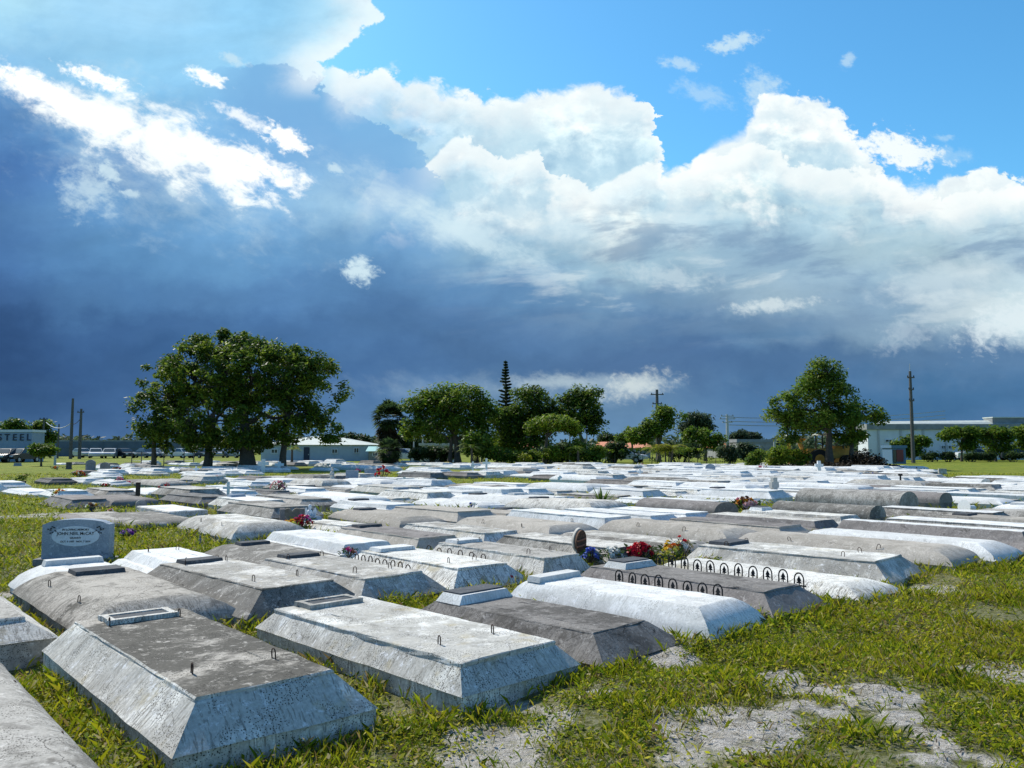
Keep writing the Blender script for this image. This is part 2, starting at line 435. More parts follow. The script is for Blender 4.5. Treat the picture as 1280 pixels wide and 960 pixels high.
    rimL = t.mul(cl, t.ss(t.sub(lim, ws), .8, .1))
    cov = t.m('MAXIMUM', cov, cl)
    rim1 = t.mul(t.mul(t.ss(dc, 0., .05), t.ss(dc, .75, .12)), t.ss(U0, uv(400, 0)[0], uv(430, 0)[0]))
    c = t.mix(t.mul(rim1, .6), c, (1.02, 1.04, 1.05))
    c = t.mix(t.mul(rimL, .55), c, (1., 1.03, 1.05))
    # ---- isolated bright tatters
    PN = t.add(t.mad(fx[0], 1.9, -.95), t.mad(t.noise(t.comb(t.mul(t.mad(V0, -.45, U0), .8), t.mul(t.mad(U0, .45, V0), 1.5), 3.), 2.2, 7, .66, .3), 2.6, -1.3))
    PN2 = t.add(t.mad(fine, 2.6, -1.3), t.mad(t.noise(t.comb(t.mad(V0, -.45, U0), t.mul(t.mad(U0, .45, V0), 1.6), 9.), 9., 5, .65, .2), 1.6, -.8))
    def puffs(c, lst):
        for px, py, rx, ry, rot, soft, amt, colr in lst:
            u, v = uv(px, py)
            du = t.sub(U0, u); dv = t.sub(V0, v)
            cs, sn = math.cos(R(rot)), math.sin(R(rot))
            a = t.m('DIVIDE', t.add(t.mul(du, cs), t.mul(dv, sn)), rx/100.)
            b = t.m('DIVIDE', t.sub(t.mul(dv, cs), t.mul(du, sn)), ry/100.)
            r = t.m('SQRT', t.add(t.mul(a, a), t.mul(b, b)))
            n = PN if rx > 60 else PN2
            m_ = t.mul(t.ss(t.add(r, n), 1.0+soft*.5, 1.0-soft), amt)
            c = t.mix(m_, c, colr)
        return c
    Wt = (1.15, 1.15, 1.15); Pl = lin(214, 236, 248)
    sky_c = puffs(t.vm('SCALE', base, scale=STR), [
        (918, 54, 30, 11, 15, .6, .75, Pl), (850, 80, 22, 8, -10, .7, .55, Pl), (880, 118, 34, 14, -20, .9, .38, Pl), (1060, 74, 12, 8, 40, .7, .5, Pl),
        (1122, 188, 52, 22, -12, .5, .95, (.95, 1., 1.02)), (1180, 172, 12, 5, 0, .7, .4, Pl), (955, 118, 24, 30, 30, .8, .6, Pl), (1180, 195, 30, 12, 0, .9, .3, Pl)])
    c = puffs(c, [
        (110, 148, 140, 22, -27, .7, 1.0, Wt), (205, 180, 115, 38, -24, .7, 1.0, Wt), (300, 208, 85, 30, -25, .5, 1.0, Wt), (45, 108, 55, 15, -25, .6, .95, Wt), (200, 200, 170, 70, -25, 1., .35, Pl),
        (125, 100, 48, 11, -22, .6, .9, Wt), (258, 97, 28, 9, -22, .6, .9, Wt), (358, 174, 32, 14, -26, .6, 1., Wt), (310, 150, 45, 9, -26, .8, .7, Wt),
        (110, 235, 34, 32, -40, 1.0, .62, Pl), (135, 215, 22, 10, -50, .7, .7, Pl), (163, 243, 12, 5, -10, .7, .6, Pl), (420, 211, 10, 6, -20, .6, .7, Pl), (215, 238, 10, 5, -40, .7, .5, Pl),
        (449, 338, 20, 16, -10, .7, .9, Pl), (290, 74, 20, 7, -15, .8, .6, Pl),
        (510, 262, 85, 24, -33, 1., .5, Pl), (580, 290, 90, 16, -22, .9, .7, Pl),
        (1180, 350, 70, 26, 12, .9, .5, lin(214, 230, 240)), (1262, 400, 60, 26, 20, .8, .75, lin(226, 238, 246)), (965, 382, 55, 8, 5, .8, .6, lin(232, 242, 246)), (1135, 415, 38, 18, 25, .9, .4, lin(200, 216, 230)),
        (830, 345, 60, 12, -6, .9, .4, lin(220, 234, 242)),
        (690, 478, 55, 10, 2, 1., .5, lin(196, 212, 220)), (750, 478, 80, 10, 0, 1., .42, lin(190, 208, 220)), (795, 482, 44, 14, 10, 1., .75, lin(222, 230, 230)), (640, 486, 190, 17, 0, 1.0, .22, lin(180, 202, 220))])
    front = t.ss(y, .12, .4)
    sky_c = t.mix(front, t.vm('MULTIPLY', sky_c, (.60, .70, .86)), sky_c)  # unseen sky behind the camera dimmed and blued to set the shade fill
    cov = t.mul(cov, front)
    # scattered fair-weather cloud overhead and behind the camera
    nb = t.noise(t.comb(t.m('DIVIDE', x, t.m('MAXIMUM', z, .12)), t.m('DIVIDE', y, t.m('MAXIMUM', z, .12)), 0.), 1.1, 6, .55, .3)
    back = t.mul(t.ss(nb, .52, .68), t.sub(1., front))
    sky_c = t.mix(t.mul(back, .8), sky_c, (.7, .74, .78))
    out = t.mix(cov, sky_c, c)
    # the ground half of the sphere is never seen: keep it dim earth
    out = t.mix(t.ss(z, -.02, -.08), out, (.12, .12, .1))
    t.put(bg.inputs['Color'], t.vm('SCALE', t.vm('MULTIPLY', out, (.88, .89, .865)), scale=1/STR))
    try: w.cycles.sampling_method = 'MANUAL'; w.cycles.sample_map_resolution = 512
    except Exception: pass
    s = bpy.data.lights.new('sun', 'SUN'); s.energy = 5.0; s.angle = R(.53); s.color = (1., .95, .85)
    so = bpy.data.objects.new('sun', s); COL.objects.link(so)
    dv = Vector((math.sin(SUN_AZ)*math.cos(SUN_EL), math.cos(SUN_AZ)*math.cos(SUN_EL), math.sin(SUN_EL)))
    so.rotation_euler = dv.to_track_quat('Z', 'Y').to_euler(); so.location = dv*300
build_sky()
cam = bpy.data.cameras.new('camera'); cam.sensor_width = 36; cam.lens = 36*FPX/1280; cam.clip_end = 6000; cam.clip_start = .05
co = bpy.data.objects.new('camera', cam); COL.objects.link(co); co.location = (0, 0, EYE); co.rotation_euler = (R(90)+PITCH, 0, 0)
sc.camera = co
sc.view_settings.view_transform = 'Standard'; sc.view_settings.look = 'None'; sc.view_settings.gamma = 1; sc.view_settings.exposure = .2
sc.view_settings.use_curve_mapping = False
sc.cycles.max_bounces = 6; sc.cycles.diffuse_bounces = 3; sc.cycles.glossy_bounces = 2; sc.cycles.transmission_bounces = 3
sc.cycles.use_denoising = True
# ------------------------------------------------------------------ burial vaults
rng = np.random.default_rng(5)
ORD = ['first','second','third','fourth','fifth','sixth','seventh','eighth','ninth','tenth','eleventh','twelfth','thirteenth','fourteenth','fifteenth','sixteenth','seventeenth','eighteenth','nineteenth','twentieth']
def ordn(i):
    if i < 20: return ORD[i]
    tens = {2: 'twenty', 3: 'thirty', 4: 'forty', 5: 'fifty', 6: 'sixty'}[(i+1)//10]; u = (i+1) % 10
    return tens+'-'+ORD[u-1] if u else {'twenty': 'twentieth', 'thirty': 'thirtieth', 'forty': 'fortieth', 'fifty': 'fiftieth', 'sixty': 'sixtieth'}[tens]
def ring(hx, yf, yh, z, nx, ny, j, rg):
    """rectangle outline, counter-clockwise from the foot left corner"""
    p = [(-hx+2*hx*i/nx, -yf) for i in range(nx)]+[(hx, -yf+(yf+yh)*i/ny) for i in range(ny)]
    p += [(hx-2*hx*i/nx, yh) for i in range(nx)]+[(-hx, yh-(yf+yh)*i/ny) for i in range(ny)]
    if j: return [(x+rg.normal(0, j), y+rg.normal(0, j), z+rg.normal(0, j*.8)) for x, y in p]
    return [(x, y, z) for x, y in p]
def lid_profile(style, zc, H, s, lip):
    """list of (z, fraction of slope still outside)"""
    if style == 'hip': return [(zc, 1.0), (H-lip, .03), (H-lip*.85, 0.), (H-.007, 0.), (H, -.05)]
    if style == 'round':
        a0, a1 = R(12), R(50); q = []
        for i in range(8):
            a = a0+(a1-a0)*i/7
            q.append((zc+(H-zc)*(math.sin(a)-math.sin(a0))/(math.sin(a1)-math.sin(a0)), (math.cos(a)-math.cos(a1))/(math.cos(a0)-math.cos(a1))))
        return q+[(H+.002, -.06)]
    if style == 'soft':
        q = []
        for i in range(9):
            a = R(5+80*i/8); q.append((zc+(H-zc)*math.sin(a), math.cos(a)))
        return q+[(H+.004, -.1)]
    if style == 'tier':
        h = H-zc
        return [(zc, 1.0), (zc+h*.45, .55), (zc+h*.47, .35), (zc+h*.55, .30), (H-.01, .05), (H, 0.)]
    if style == 'slab': return [(zc, .25), (H-.02, .22), (H, .10)]
def make_lid(mb, style, W, L, zc, H, s, sf, sh, lip=.03, nx=4, ny=12, j=.0, rg=rng, top_mi=1):
    if style == 'barrel':
        n = 14; r = []
        hw = W/2+s
        ys = [-(L/2), -(L/2)+.05, -(L/2)+.052]+[-(L/2)+.1+(L-.1)*i/8 for i in range(9)]
        sc_ = [1.0, 1.0, .965]+[.965]*9
        for y, k in zip(ys, sc_):
            q = []
            for i in range(n+1):
                a = math.pi*i/n
                jj = rg.normal(0, j) if j else 0
                q.append((-hw*k*math.cos(a)+jj, y, zc+(H-zc)*k*(math.sin(a)**.8)+jj))
            r.append(q)
        nn = n+1; base = [p for q in r for p in q]; f = []
        for k in range(len(r)-1):
            for i in range(n): f.append((k*nn+i, k*nn+i+1, (k+1)*nn+i+1, (k+1)*nn+i))
        f += [tuple(range(nn)), tuple((len(r)-1)*nn+i for i in range(nn))]
        mb.add(base, f, 0); return
    prof = lid_profile(style, zc, H, s, lip)
    rs = []
    for z, k in prof:
        rs.append(ring(W/2+s*k, L/2+sf*k, L/2+sh*k, z, nx, ny, j, rg))
    mb.rings(rs, 0, cap0=True, cap1=False)
    # top as a grid so that it is not dead flat
    top = rs[-1]; cz = H
    n = len(top); c = [(p[0]*.5, p[1]*.8, p[2]+(rg.normal(0, j*.6) if j else 0)) for p in top]
    b = len(mb.v)
    mb.v += top+c
    mb.f += [(b+i, b+(i+1) % n, b+n+(i+1) % n, b+n+i) for i in range(n)]+[tuple(b+n+i for i in range(n))]
    mb.m += [top_mi]*(n+1)
def u_ring(h, w, r=.0045):
    mb = MB(); pts = [(-w/2, 0, -.02), (-w/2, 0, h*.6)]+[(-w/2*math.cos(a), 0, h*.6+h*.4*math.sin(a)) for a in [R(x) for x in (30, 60, 90, 120, 150)]]+[(w/2, 0, h*.6), (w/2, 0, -.02)]
    mb.tube(pts, r, 5)
    return mb
RECTS = []      # footprints in plot coordinates
ROWS = {}       # row -> list of (b, object)
ring_me = None
def near_vault(a0, a1, b, W, H, style, side, top, label, zc=None, s=.15, sf=.17, sh=.12, lip=.03, box=True, z0=.0, plaque=None, rings=None, row=0, rot=0., j=.004, ringtilt=0.):
    j = min(j, .0026)
    """a0,a1: foot and head of the top face; b: left edge of the top face (plot coordinates); heights above z=0"""
    global ring_me
    L = a1-a0; ca, cb = (a0+a1)/2, b+W/2
    x, y = lot(ca, cb)
    rg = np.random.default_rng(int(abs(a0*131+b*977)))
    if zc is None: zc = z0+(H-z0)*.38
    t = thing('burial_vault', (x, y, z0), label, 'burial vault', 'burial vaults in the cemetery', HEAD+R(rot))
    H -= z0; zc -= z0
    mats = [M[side], M[top]]
    lid = MB(); make_lid(lid, style, W, L, zc, H, s, sf, sh, lip, 5, 16, j, rg)
    lid.build('lid', mats, t, style in ('round', 'soft', 'barrel'), 30)
    bx = MB(); o = -.012 if box else 0.0
    r = [ring(W/2+s+o, L/2+sf+o, L/2+sh+o, z, 5, 14, j, rg) for z in (-.25, zc+.004)] if style != 'barrel' else [ring(W/2+s-.01, L/2-.02, L/2-.02, z, 5, 14, j, rg) for z in (-.25, zc+.004)]
    bx.rings(r); bx.build('vault_box', M[side], t)
    RECTS.append((ca+(sh-sf)/2, cb, L/2+(sf+sh)/2, W/2+s))
    if plaque:
        kind, py_, pw, pl, ph = plaque          # py_: distance of its centre from the head edge
        yc = L/2-py_
        if kind == 'frame':
            q = MB(); q.box((0, yc, H+ph/2), (pw-.02, pl-.02, ph), top=.97); p = q.build('name_plaque', M['slab'], t)
            q = MB(); fw = .045
            for cx, cy, dx, dy in ((0, yc-pl/2+fw/2, pw+.02, fw), (0, yc+pl/2-fw/2, pw+.02, fw), (-pw/2+fw/2, yc, fw, pl-2*fw), (pw/2-fw/2, yc, fw, pl-2*fw)):
                q.box((cx, cy, H+ph/2+.004), (dx, dy, ph+.008))
            q.build('plaque_frame', M['light'], p)
        elif kind == 'block':
            q = MB(); q.box((0, yc, H+ph/2), (pw, pl, ph), top=.82); p = q.build('head_block', M['white'], t)
            q = MB(); q.box((0, yc+.02, H+ph+.006), (pw*.8, pl*.7, .012)); q.build('name_plaque', M['slab'], p)
        elif kind == 'slab':
            q = MB(); q.box((0, yc, H+ph/2), (pw, pl, ph), top=.96); q.build('name_plaque', M['slab'], t)
        elif kind == 'whiteslab':
            q = MB(); q.box((0, yc, H+ph/2), (pw, pl, ph), top=.94); q.build('name_plaque', M['white'], t)
    if rings:
        if ring_me is None:
            o_ = u_ring(.058, .042, .004).build('lifting_ring', M['rust'], None); ring_me = o_.data; bpy.data.objects.remove(o_)
        for (u, v) in rings:
            ro = link('lifting_ring', ring_me, t); ro.location = (u*W/2, v*L/2, H) if abs(u) < 1 else (math.copysign(W/2+s*.45, u), v*L/2, zc+(H-zc)*(.72 if style != 'hip' else .5))
            ro.rotation_euler = (ringtilt, rg.normal(0, .12), R(90)+rg.normal(0, .3))
    ROWS.setdefault(row, []).append((b, t))
    return t
R4 = [(-.62, .72), (.62, .72), (-.62, -.62), (.62, -.62)]
# ---- front row, feet on the worn lawn
near_vault(3.6, 5.85, .08, .78, .31, 'soft', 'grey', 'grey', 'smooth round-shouldered grey vault cut off by the bottom left corner', zc=.0, s=.22, sf=.3, z0=0., row=0, rings=[(1.12, -.5), (1.12, .45)])
near_vault(4.12, 6.46, 1.53, .76, .33, 'hip', 'oldwhite', 'grimy', 'large weathered vault with sharp edges and framed plaque, nearest in the foreground', zc=.13, s=.17, sf=.19, lip=.022, z0=0., plaque=('frame', .19, .46, .25, .026), rings=R4, row=0)
near_vault(3.86, 6.08, 2.90, .80, .31, 'hip', 'oldwhite', 'oldwhite', 'pale sharp-edged vault with two wire loops and weathered plaque standing in grass', zc=.16, s=.10, sf=.13, lip=.035, z0=.02, plaque=('frame', .14, .46, .24, .03), rings=[(-.55, -.62), (.6, -.62)], rot=3, row=0)
near_vault(4.0, 5.72, 4.16, .62, .27, 'hip', 'scuffed', 'scuffed', 'low dark grey scuffed vault with a white wedge-shaped headblock', zc=.11, s=.17, sf=.22, lip=.012, sh=.2, z0=.05, plaque=('block', .17, .62, .3, .07), rot=4, row=0)
near_vault(3.92, 5.74, 5.24, .56, .32, 'round', 'white', 'white', 'bright white painted vault with rounded foot between two dark grey vaults', zc=.12, s=.17, sf=.2, z0=.06, plaque=('whiteslab', .1, .6, .16, .05), rot=5, row=0)
near_vault(3.95, 6.0, 6.32, .58, .32, 'hip', 'mauve', 'scuffed', 'brown grey vault edged on both long sides by black iron arches', zc=.15, s=.18, sf=.2, lip=.02, z0=.06, plaque=('block', .3, .5, .3, .06), row=0)
near_vault(3.9, 5.95, 7.62, .5, .25, 'round', 'oldwhite', 'oldwhite', 'low whitish vault behind the iron arches, its rounded foot in the grass', zc=.14, s=.18, sf=.26, z0=.06, row=0)
near_vault(4.18, 6.35, 8.72, .82, .33, 'hip', 'light', 'oldwhite', 'pale vault with blue-shaded sloping foot and dark slab at its head', zc=.14, s=.19, sf=.2, lip=.03, z0=.07, plaque=('slab', .2, .5, .3, .04), rings=R4, rot=5, row=0)
near_vault(4.22, 6.72, 10.42, .60, .33, 'round', 'tan', 'tan', 'long tan grey vault with curved foot reaching the grass', zc=.16, s=.24, sf=.3, z0=.07, rings=[(-1.2, -.5), (-1.2, .45)], rot=3, row=0)
near_vault(4.05, 6.3, 11.42, .58, .33, 'round', 'white', 'white', 'white topped vault with blue shaded curved foot right of the tan one', zc=.15, s=.22, sf=.3, z0=.07, row=0)
near_vault(3.95, 6.5, 12.75, .30, .40, 'tier', 'mauve', 'white', 'dark stepped vault with a narrow white ridge cap running to the lawn edge', zc=.14, s=.48, sf=.3, z0=.07, row=0)
near_vault(3.9, 6.4, 14.05, .72, .36, 'hip', 'grey', 'white', 'grey vault with bright white top at the right picture edge', zc=.16, s=.2, sf=.2, z0=.07, row=0)
# ---- second row
near_vault(7.05, 8.7, .62, .72, .30, 'hip', 'light', 'grey', 'grey vault at the left edge with a scooped blue-shaded foot', zc=.16, s=.18, sf=.24, sh=.2, z0=0., row=1)
near_vault(7.12, 9.25, 1.98, .66, .31, 'round', 'grimy', 'grimy', 'grey vault with curved shoulders and dark slab plaque behind the nearest vault', zc=.12, s=.30, sf=.28, sh=.26, z0=0., plaque=('slab', .3, .46, .3, .045), row=1, rings=[(-1.7, -.5), (-1.7, .5)])
near_vault(6.83, 9.0, 3.0, .72, .34, 'hip', 'grey', 'light', 'dirty grey vault with dark plaque and four loops, second row behind the pale one', zc=.14, s=.24, sf=.2, lip=.02, z0=.03, plaque=('slab', .15, .42, .22, .035), rings=R4, rot=4, row=1)
near_vault(6.78, 8.74, 4.02, .68, .33, 'hip', 'light', 'light', 'pale vault with a small cross mark on its sloping foot', zc=.13, s=.2, sf=.2, lip=.025, z0=.06, plaque=('slab', .13, .42, .22, .035), rings=R4, rot=3, row=1)
near_vault(6.70, 8.62, 5.12, .66, .33, 'hip', 'oldwhite', 'oldwhite', 'whitish vault with a dark edge line and white plaque, wire arches on its left', zc=.13, s=.2, sf=.18, lip=.03, z0=.06, plaque=('whiteslab', .18, .5, .26, .04), rings=[(-.5, -.6), (.55, -.6)], row=1)
near_vault(6.70, 8.7, 6.32, .56, .33, 'hip', 'light', 'grey', 'grey topped vault with white plaque left of the brown wreath', zc=.12, s=.15, sf=.12, lip=.03, z0=.07, plaque=('whiteslab', .18, .42, .26, .04), rings=R4, row=1)
near_vault(6.85, 8.9, 7.60, .62, .32, 'hip', 'grey', 'light', 'light grey vault with dark edge directly behind the bouquets', zc=.16, s=.14, sf=.14, z0=.08, row=1)
near_vault(6.9, 8.9, 8.85, .62, .27, 'round', 'grey', 'light', 'low grey vault between the red bouquet and the tan vault', zc=.14, s=.16, sf=.2, z0=.08, row=1)
near_vault(7.02, 9.1, 10.12, .60, .37, 'round', 'tan', 'tan', 'tan vault with dark base and two side loops behind the bouquets', zc=.20, s=.22, sf=.3, z0=.08, rings=[(-1.25, -.45), (-1.25, .4)], row=1)
near_vault(6.9, 9.0, 11.5, .66, .33, 'hip', 'tan', 'mauve', 'flat brown grey vault right of the tan one with side loops', zc=.16, s=.2, sf=.2, z0=.08, row=1)
near_vault(7.0, 9.1, 12.75, .62, .34, 'tier', 'mauve', 'light', 'stepped grey vault with a pale top strip, second row right of centre', zc=.14, s=.22, sf=.2, z0=.08, row=1)
near_vault(7.3, 9.3, 14.2, .62, .32, 'tier', 'light', 'oldwhite', 'pale vault with small white headblock beside the grass gap', zc=.14, s=.2, sf=.2, z0=.08, plaque=('block', .2, .4, .3, .06), row=1)
near_vault(7.35, 9.45, 15.55, .5, .44, 'barrel', 'grey', 'grey', 'short barrel-topped grey vault with pale half-moon end beside the grass gap', zc=.2, s=.1, z0=.08, row=1)
near_vault(7.85, 10.3, 18.0, .75, .60, 'barrel', 'grey', 'grey', 'largest barrel-topped grey vault with white rim on its rounded end', zc=.28, s=.12, z0=.08, row=1)
near_vault(7.9, 10.0, 20.2, .6, .50, 'barrel', 'mauve', 'mauve', 'brown grey barrel-topped vault with black shaded end behind the largest barrel', zc=.26, s=.1, z0=.08, row=1)
near_vault(5.6, 7.7, 16.6, .6, .36, 'hip', 'grey', 'white', 'rough grey vault with patchy white top at the right edge behind the ridge-capped one', zc=.18, s=.2, sf=.2, z0=.08, row=1)
# ---- third row
near_vault(8.35, 10.32, 2.1, .58, .26, 'round', 'white', 'white', 'white vault at the foot of the blue granite headstone', zc=.06, s=.3, sf=.3, sh=.1, z0=.0, plaque=('whiteslab', .1, .6, .16, .06), row=2)
near_vault(8.92, 10.85, 3.2, .56, .28, 'tier', 'white', 'white', 'white stepped vault with loops in the lawn right of the headstone', zc=.1, s=.26, sf=.24, z0=.05, rings=R4, row=2)
near_vault(9.0, 10.6, 4.25, .62, .29, 'round', 'grey', 'grey', 'round grey vault with side loop and dark plaque in the third row', zc=.12, s=.3, sf=.3, z0=.06, plaque=('slab', .2, .4, .2, .04), row=2)
near_vault(9.3, 11.4, 5.3, .62, .33, 'tier', 'white', 'white', 'bright white stepped vault in front of the heart-shaped stone', zc=.12, s=.24, sf=.2, z0=.08, row=2)
near_vault(9.2, 11.3, 6.36, .62, .34, 'hip', 'tan', 'mauve', 'brown vault with dark plaque right of the bright white stepped one', zc=.16, s=.16, sf=.12, z0=.08, plaque=('slab', .25, .4, .25, .04), row=2)
near_vault(9.2, 11.2, 7.5, .62, .33, 'hip', 'oldwhite', 'light', 'pale vault with white lip behind the vault with white plaque', zc=.16, s=.16, sf=.16, z0=.08, row=2)
near_vault(9.15, 11.2, 8.75, .7, .36, 'round', 'tan', 'tan', 'wide tan vault with two dark side loops in the middle of the third row', zc=.18, s=.26, sf=.24, z0=.08, rings=[(-1.3, -.5), (-1.3, .45)], row=2)
near_vault(9.25, 11.6, 10.1, .66, .40, 'hip', 'white', 'white', 'long white vault whose foot shines blue behind the brown wreath', zc=.18, s=.12, sf=.1, z0=.08, rings=[(-1.1, -.4)], row=2)
near_vault(9.35, 11.5, 11.4, .66, .36, 'hip', 'white', 'white', 'white vault with sharp blue shaded foot right of the long white one', zc=.18, s=.12, sf=.2, z0=.08, row=2)
near_vault(9.9, 12.0, 14.2, .62, .44, 'barrel', 'mauve', 'mauve', 'dark barrel-topped vault with round black end beside pink flowers', zc=.2, s=.12, z0=.08, row=2)
# ---- the light round one left of the heart stone
near_vault(12.6, 14.6, 5.35, .72, .36, 'round', 'light', 'oldwhite', 'cream round-sloped vault with two ring handles left of the heart-shaped stone', zc=.16, s=.3, sf=.3, z0=.1, rings=[(-1.25, -.5), (-1.25, .4)], row=3)

# ---- low old graves at the near left lawn, between the headstone and the white rows
for px, py, W_, L_, H_, st_, sd_, tp_, lb_ in [(110, 634, .75, 2.2, .32, 'hip', 'dark', 'mauve', 'low dark grey grave directly beyond the left lawn behind the yellow flowers'), (165, 632, .7, 2.1, .3, 'soft', 'mauve', 'mauve', 'low brown grey grave beyond the left lawn beside the wooden post'),
        (150, 656, .8, 2.3, .22, 'soft', 'mauve', 'grey', 'sunken rounded grey grave directly behind the headstone'), (205, 657, .8, 2.2, .24, 'soft', 'grey', 'grey', 'sunken rounded grey grave in front of the small leaning stone'), (232, 646, .7, 2.0, .26, 'slab', 'light', 'white', 'flat pale grave slab left of the cream round-sloped vault')]:
    p_ = at(px, py, .12); a_, b_ = p_.x*AX[0]+p_.y*AX[1], p_.x*BX[0]+p_.y*BX[1]
    near_vault(a_-.1, a_+L_-.1, b_-W_/2, W_, H_, st_, sd_, tp_, lb_, zc=.12, s=.24, sf=.26, sh=.2, z0=.1, row=4)
# ---- everything farther: plots in regular rows, each with its own shape, paint and size
GRASS_POLY = [   # lawn left free, given where it lies in the view and tested on the ground
 [(-400, 617), (60, 619), (80, 632), (210, 634), (262, 640), (300, 676), (150, 694), (140, 690), (55, 700), (35, 722), (-400, 790)],
 [(470, 607), (520, 604), (600, 597), (640, 596), (680, 601), (745, 606), (745, 611), (690, 612), (560, 611), (480, 612)],
 [(480, 634), (560, 635), (600, 640), (500, 643)], [(640, 632), (745, 631), (745, 639), (650, 640)], [(825, 635), (925, 635), (915, 648), (830, 648)],
 [(1068, 640), (1175, 634), (1160, 652), (1080, 662)], [(300, 628), (350, 626), (345, 636), (300, 638)], [(720, 588), (775, 587), (770, 591), (725, 592)], [(770, 634), (800, 634), (790, 640)],
 [(120, 600), (230, 598), (230, 603), (120, 604)], [(330, 590), (470, 588), (470, 596), (330, 600)], [(-50, 580), (60, 580), (100, 596), (60, 606), (-50, 612)], [(60, 582), (130, 580), (110, 590), (60, 594)], [(480, 586), (540, 582), (560, 588), (500, 592)], [(555, 588), (612, 586), (610, 594), (560, 595)]]
def inpoly(x, y, P):
    c = False; n = len(P)
    for i in range(n):
        x1, y1 = P[i]; x2, y2 = P[(i+1) % n]
        if (y1 > y) != (y2 > y) and x < (x2-x1)*(y-y1)/(y2-y1)+x1: c = not c
    return c
SHAPES = ['hip', 'round', 'soft', 'tier', 'slab', 'barrel']
SWORD = {'hip': 'sharp-edged', 'round': 'curved', 'soft': 'round-shouldered', 'tier': 'stepped', 'slab': 'flat', 'barrel': 'barrel-topped'}
CWORD = {'white': 'white', 'oldwhite': 'dingy white', 'light': 'pale grey', 'grey': 'grey', 'dark': 'dark grey', 'mauve': 'brown grey', 'tan': 'tan'}
VAR = {}
def variant(style, mat, top, k):
    key = (style, mat, top, k)
    if key not in VAR:
        rg = np.random.default_rng(k*7+len(style))
        mb = MB(); W = .58+.1*k+rg.uniform(-.03, .03); L = 2.05+.1*rg.uniform(-1, 1); H = (.19, .24, .31)[k]
        s = .24 if style in ('round', 'soft') else .17
        zc = H*(.42 if style != 'slab' else .2)
        if style == 'slab': H *= .7
        make_lid(mb, style, W, L, zc, H, s, s*1.1, s, .03, 3, 6, .004, rg)
        r = [ring(W/2+s*.97, L/2+s*1.07, L/2+s*.97, z, 3, 6, .0, rg) for z in (-.2, zc+.003)] if style not in ('barrel', 'slab') else [ring(W/2+s*.3, L/2-.02, L/2-.02, z, 3, 6, 0, rg) for z in (-.2, zc+.003)]
        mb.rings(r, 0)
        o = mb.build('burial_vault', [M[mat], M[top]], None, style in ('round', 'soft', 'barrel'), 30)
        VAR[key] = (o.data, W, L, H, s); bpy.data.objects.remove(o)
    return VAR[key]
cells = []
for k in range(0, 29):
    shift = rng.uniform(-.5, .5) if k > 2 else 0
    bb = -12.0
    while bb < 75:
        step = 1.17+rng.normal(0, .05); bb += step
        a = 5.05+2.68*k+rng.normal(0, .06)+(.55 if (k == 1 and bb > 13) else 0)
        b = bb+shift
        if a < 5.5+.0 and b < 15.2: continue
        x, y = lot(a, b); d = math.hypot(x, y)
        if y < 3.5: continue
        px, py = topx((x, y, .1))
        if px < -130 or px > 1400 or py > 1000: continue
        if any(abs(a-r[0]) < r[2]+1.1 and abs(b-r[1]) < r[3]+.42 for r in RECTS): continue
        if k <= 2 and b < 4.2: continue
        if k <= 4 and px < 240 and py > 640: continue
        if any(inpoly(px, py, P) for P in GRASS_POLY): continue
        lim = 583 if px > 560 else 579
        if px > 1100: lim = 583+(px-1100)*.1 if px < 1150 else 600
        if px > 1150: lim = max(lim, 599+0*(px-1150))
        if py < lim: continue
        p = .95
        if px < 330 and py < 617: p = .5 if py > 592 else .3
        elif px < 560 and py < 600: p = .48
        if rng.random() > p: continue
        farw = px > 560 and py < 640
        left = px < 560 and py < 617
        if farw: mats, w = ['white', 'oldwhite', 'light', 'grey', 'mauve'], [.66, .16, .06, .07, .05]
        elif left: mats, w = ['white', 'oldwhite', 'grey', 'mauve', 'dark'], [.5, .14, .2, .1, .06]
        else: mats, w = ['white', 'oldwhite', 'light', 'grey', 'mauve', 'tan', 'dark'], [.34, .16, .12, .13, .1, .09, .06]
        mat = str(rng.choice(mats, p=w))
        top = mat if rng.random() < .75 else {'grey': 'light', 'mauve': 'light', 'dark': 'grey', 'light': 'white', 'oldwhite': 'white', 'tan': 'light', 'white': 'white'}[mat]
        st = str(rng.choice(SHAPES, p=[.54, .20, .03, .15, .06, .02]))
        cells.append((d, k, a, b, x, y, mat, top, st, int(rng.integers(0, 3)), px, py))
cells.sort()
NIND = 300-len(RECTS)
print('cells', len(cells))
ref_ring = ring_me
pl_me = {}
for key, m_, dims in (('slab', 'slab', (.42, .26, .035)), ('pale', 'white', (.46, .28, .045)), ('blk', 'bluegrey', (.4, .22, .06))):
    q = MB(); q.box((0, 0, dims[2]/2), dims, top=.94); o_ = q.build('name_plaque', M[m_]); pl_me[key] = o_.data; bpy.data.objects.remove(o_)
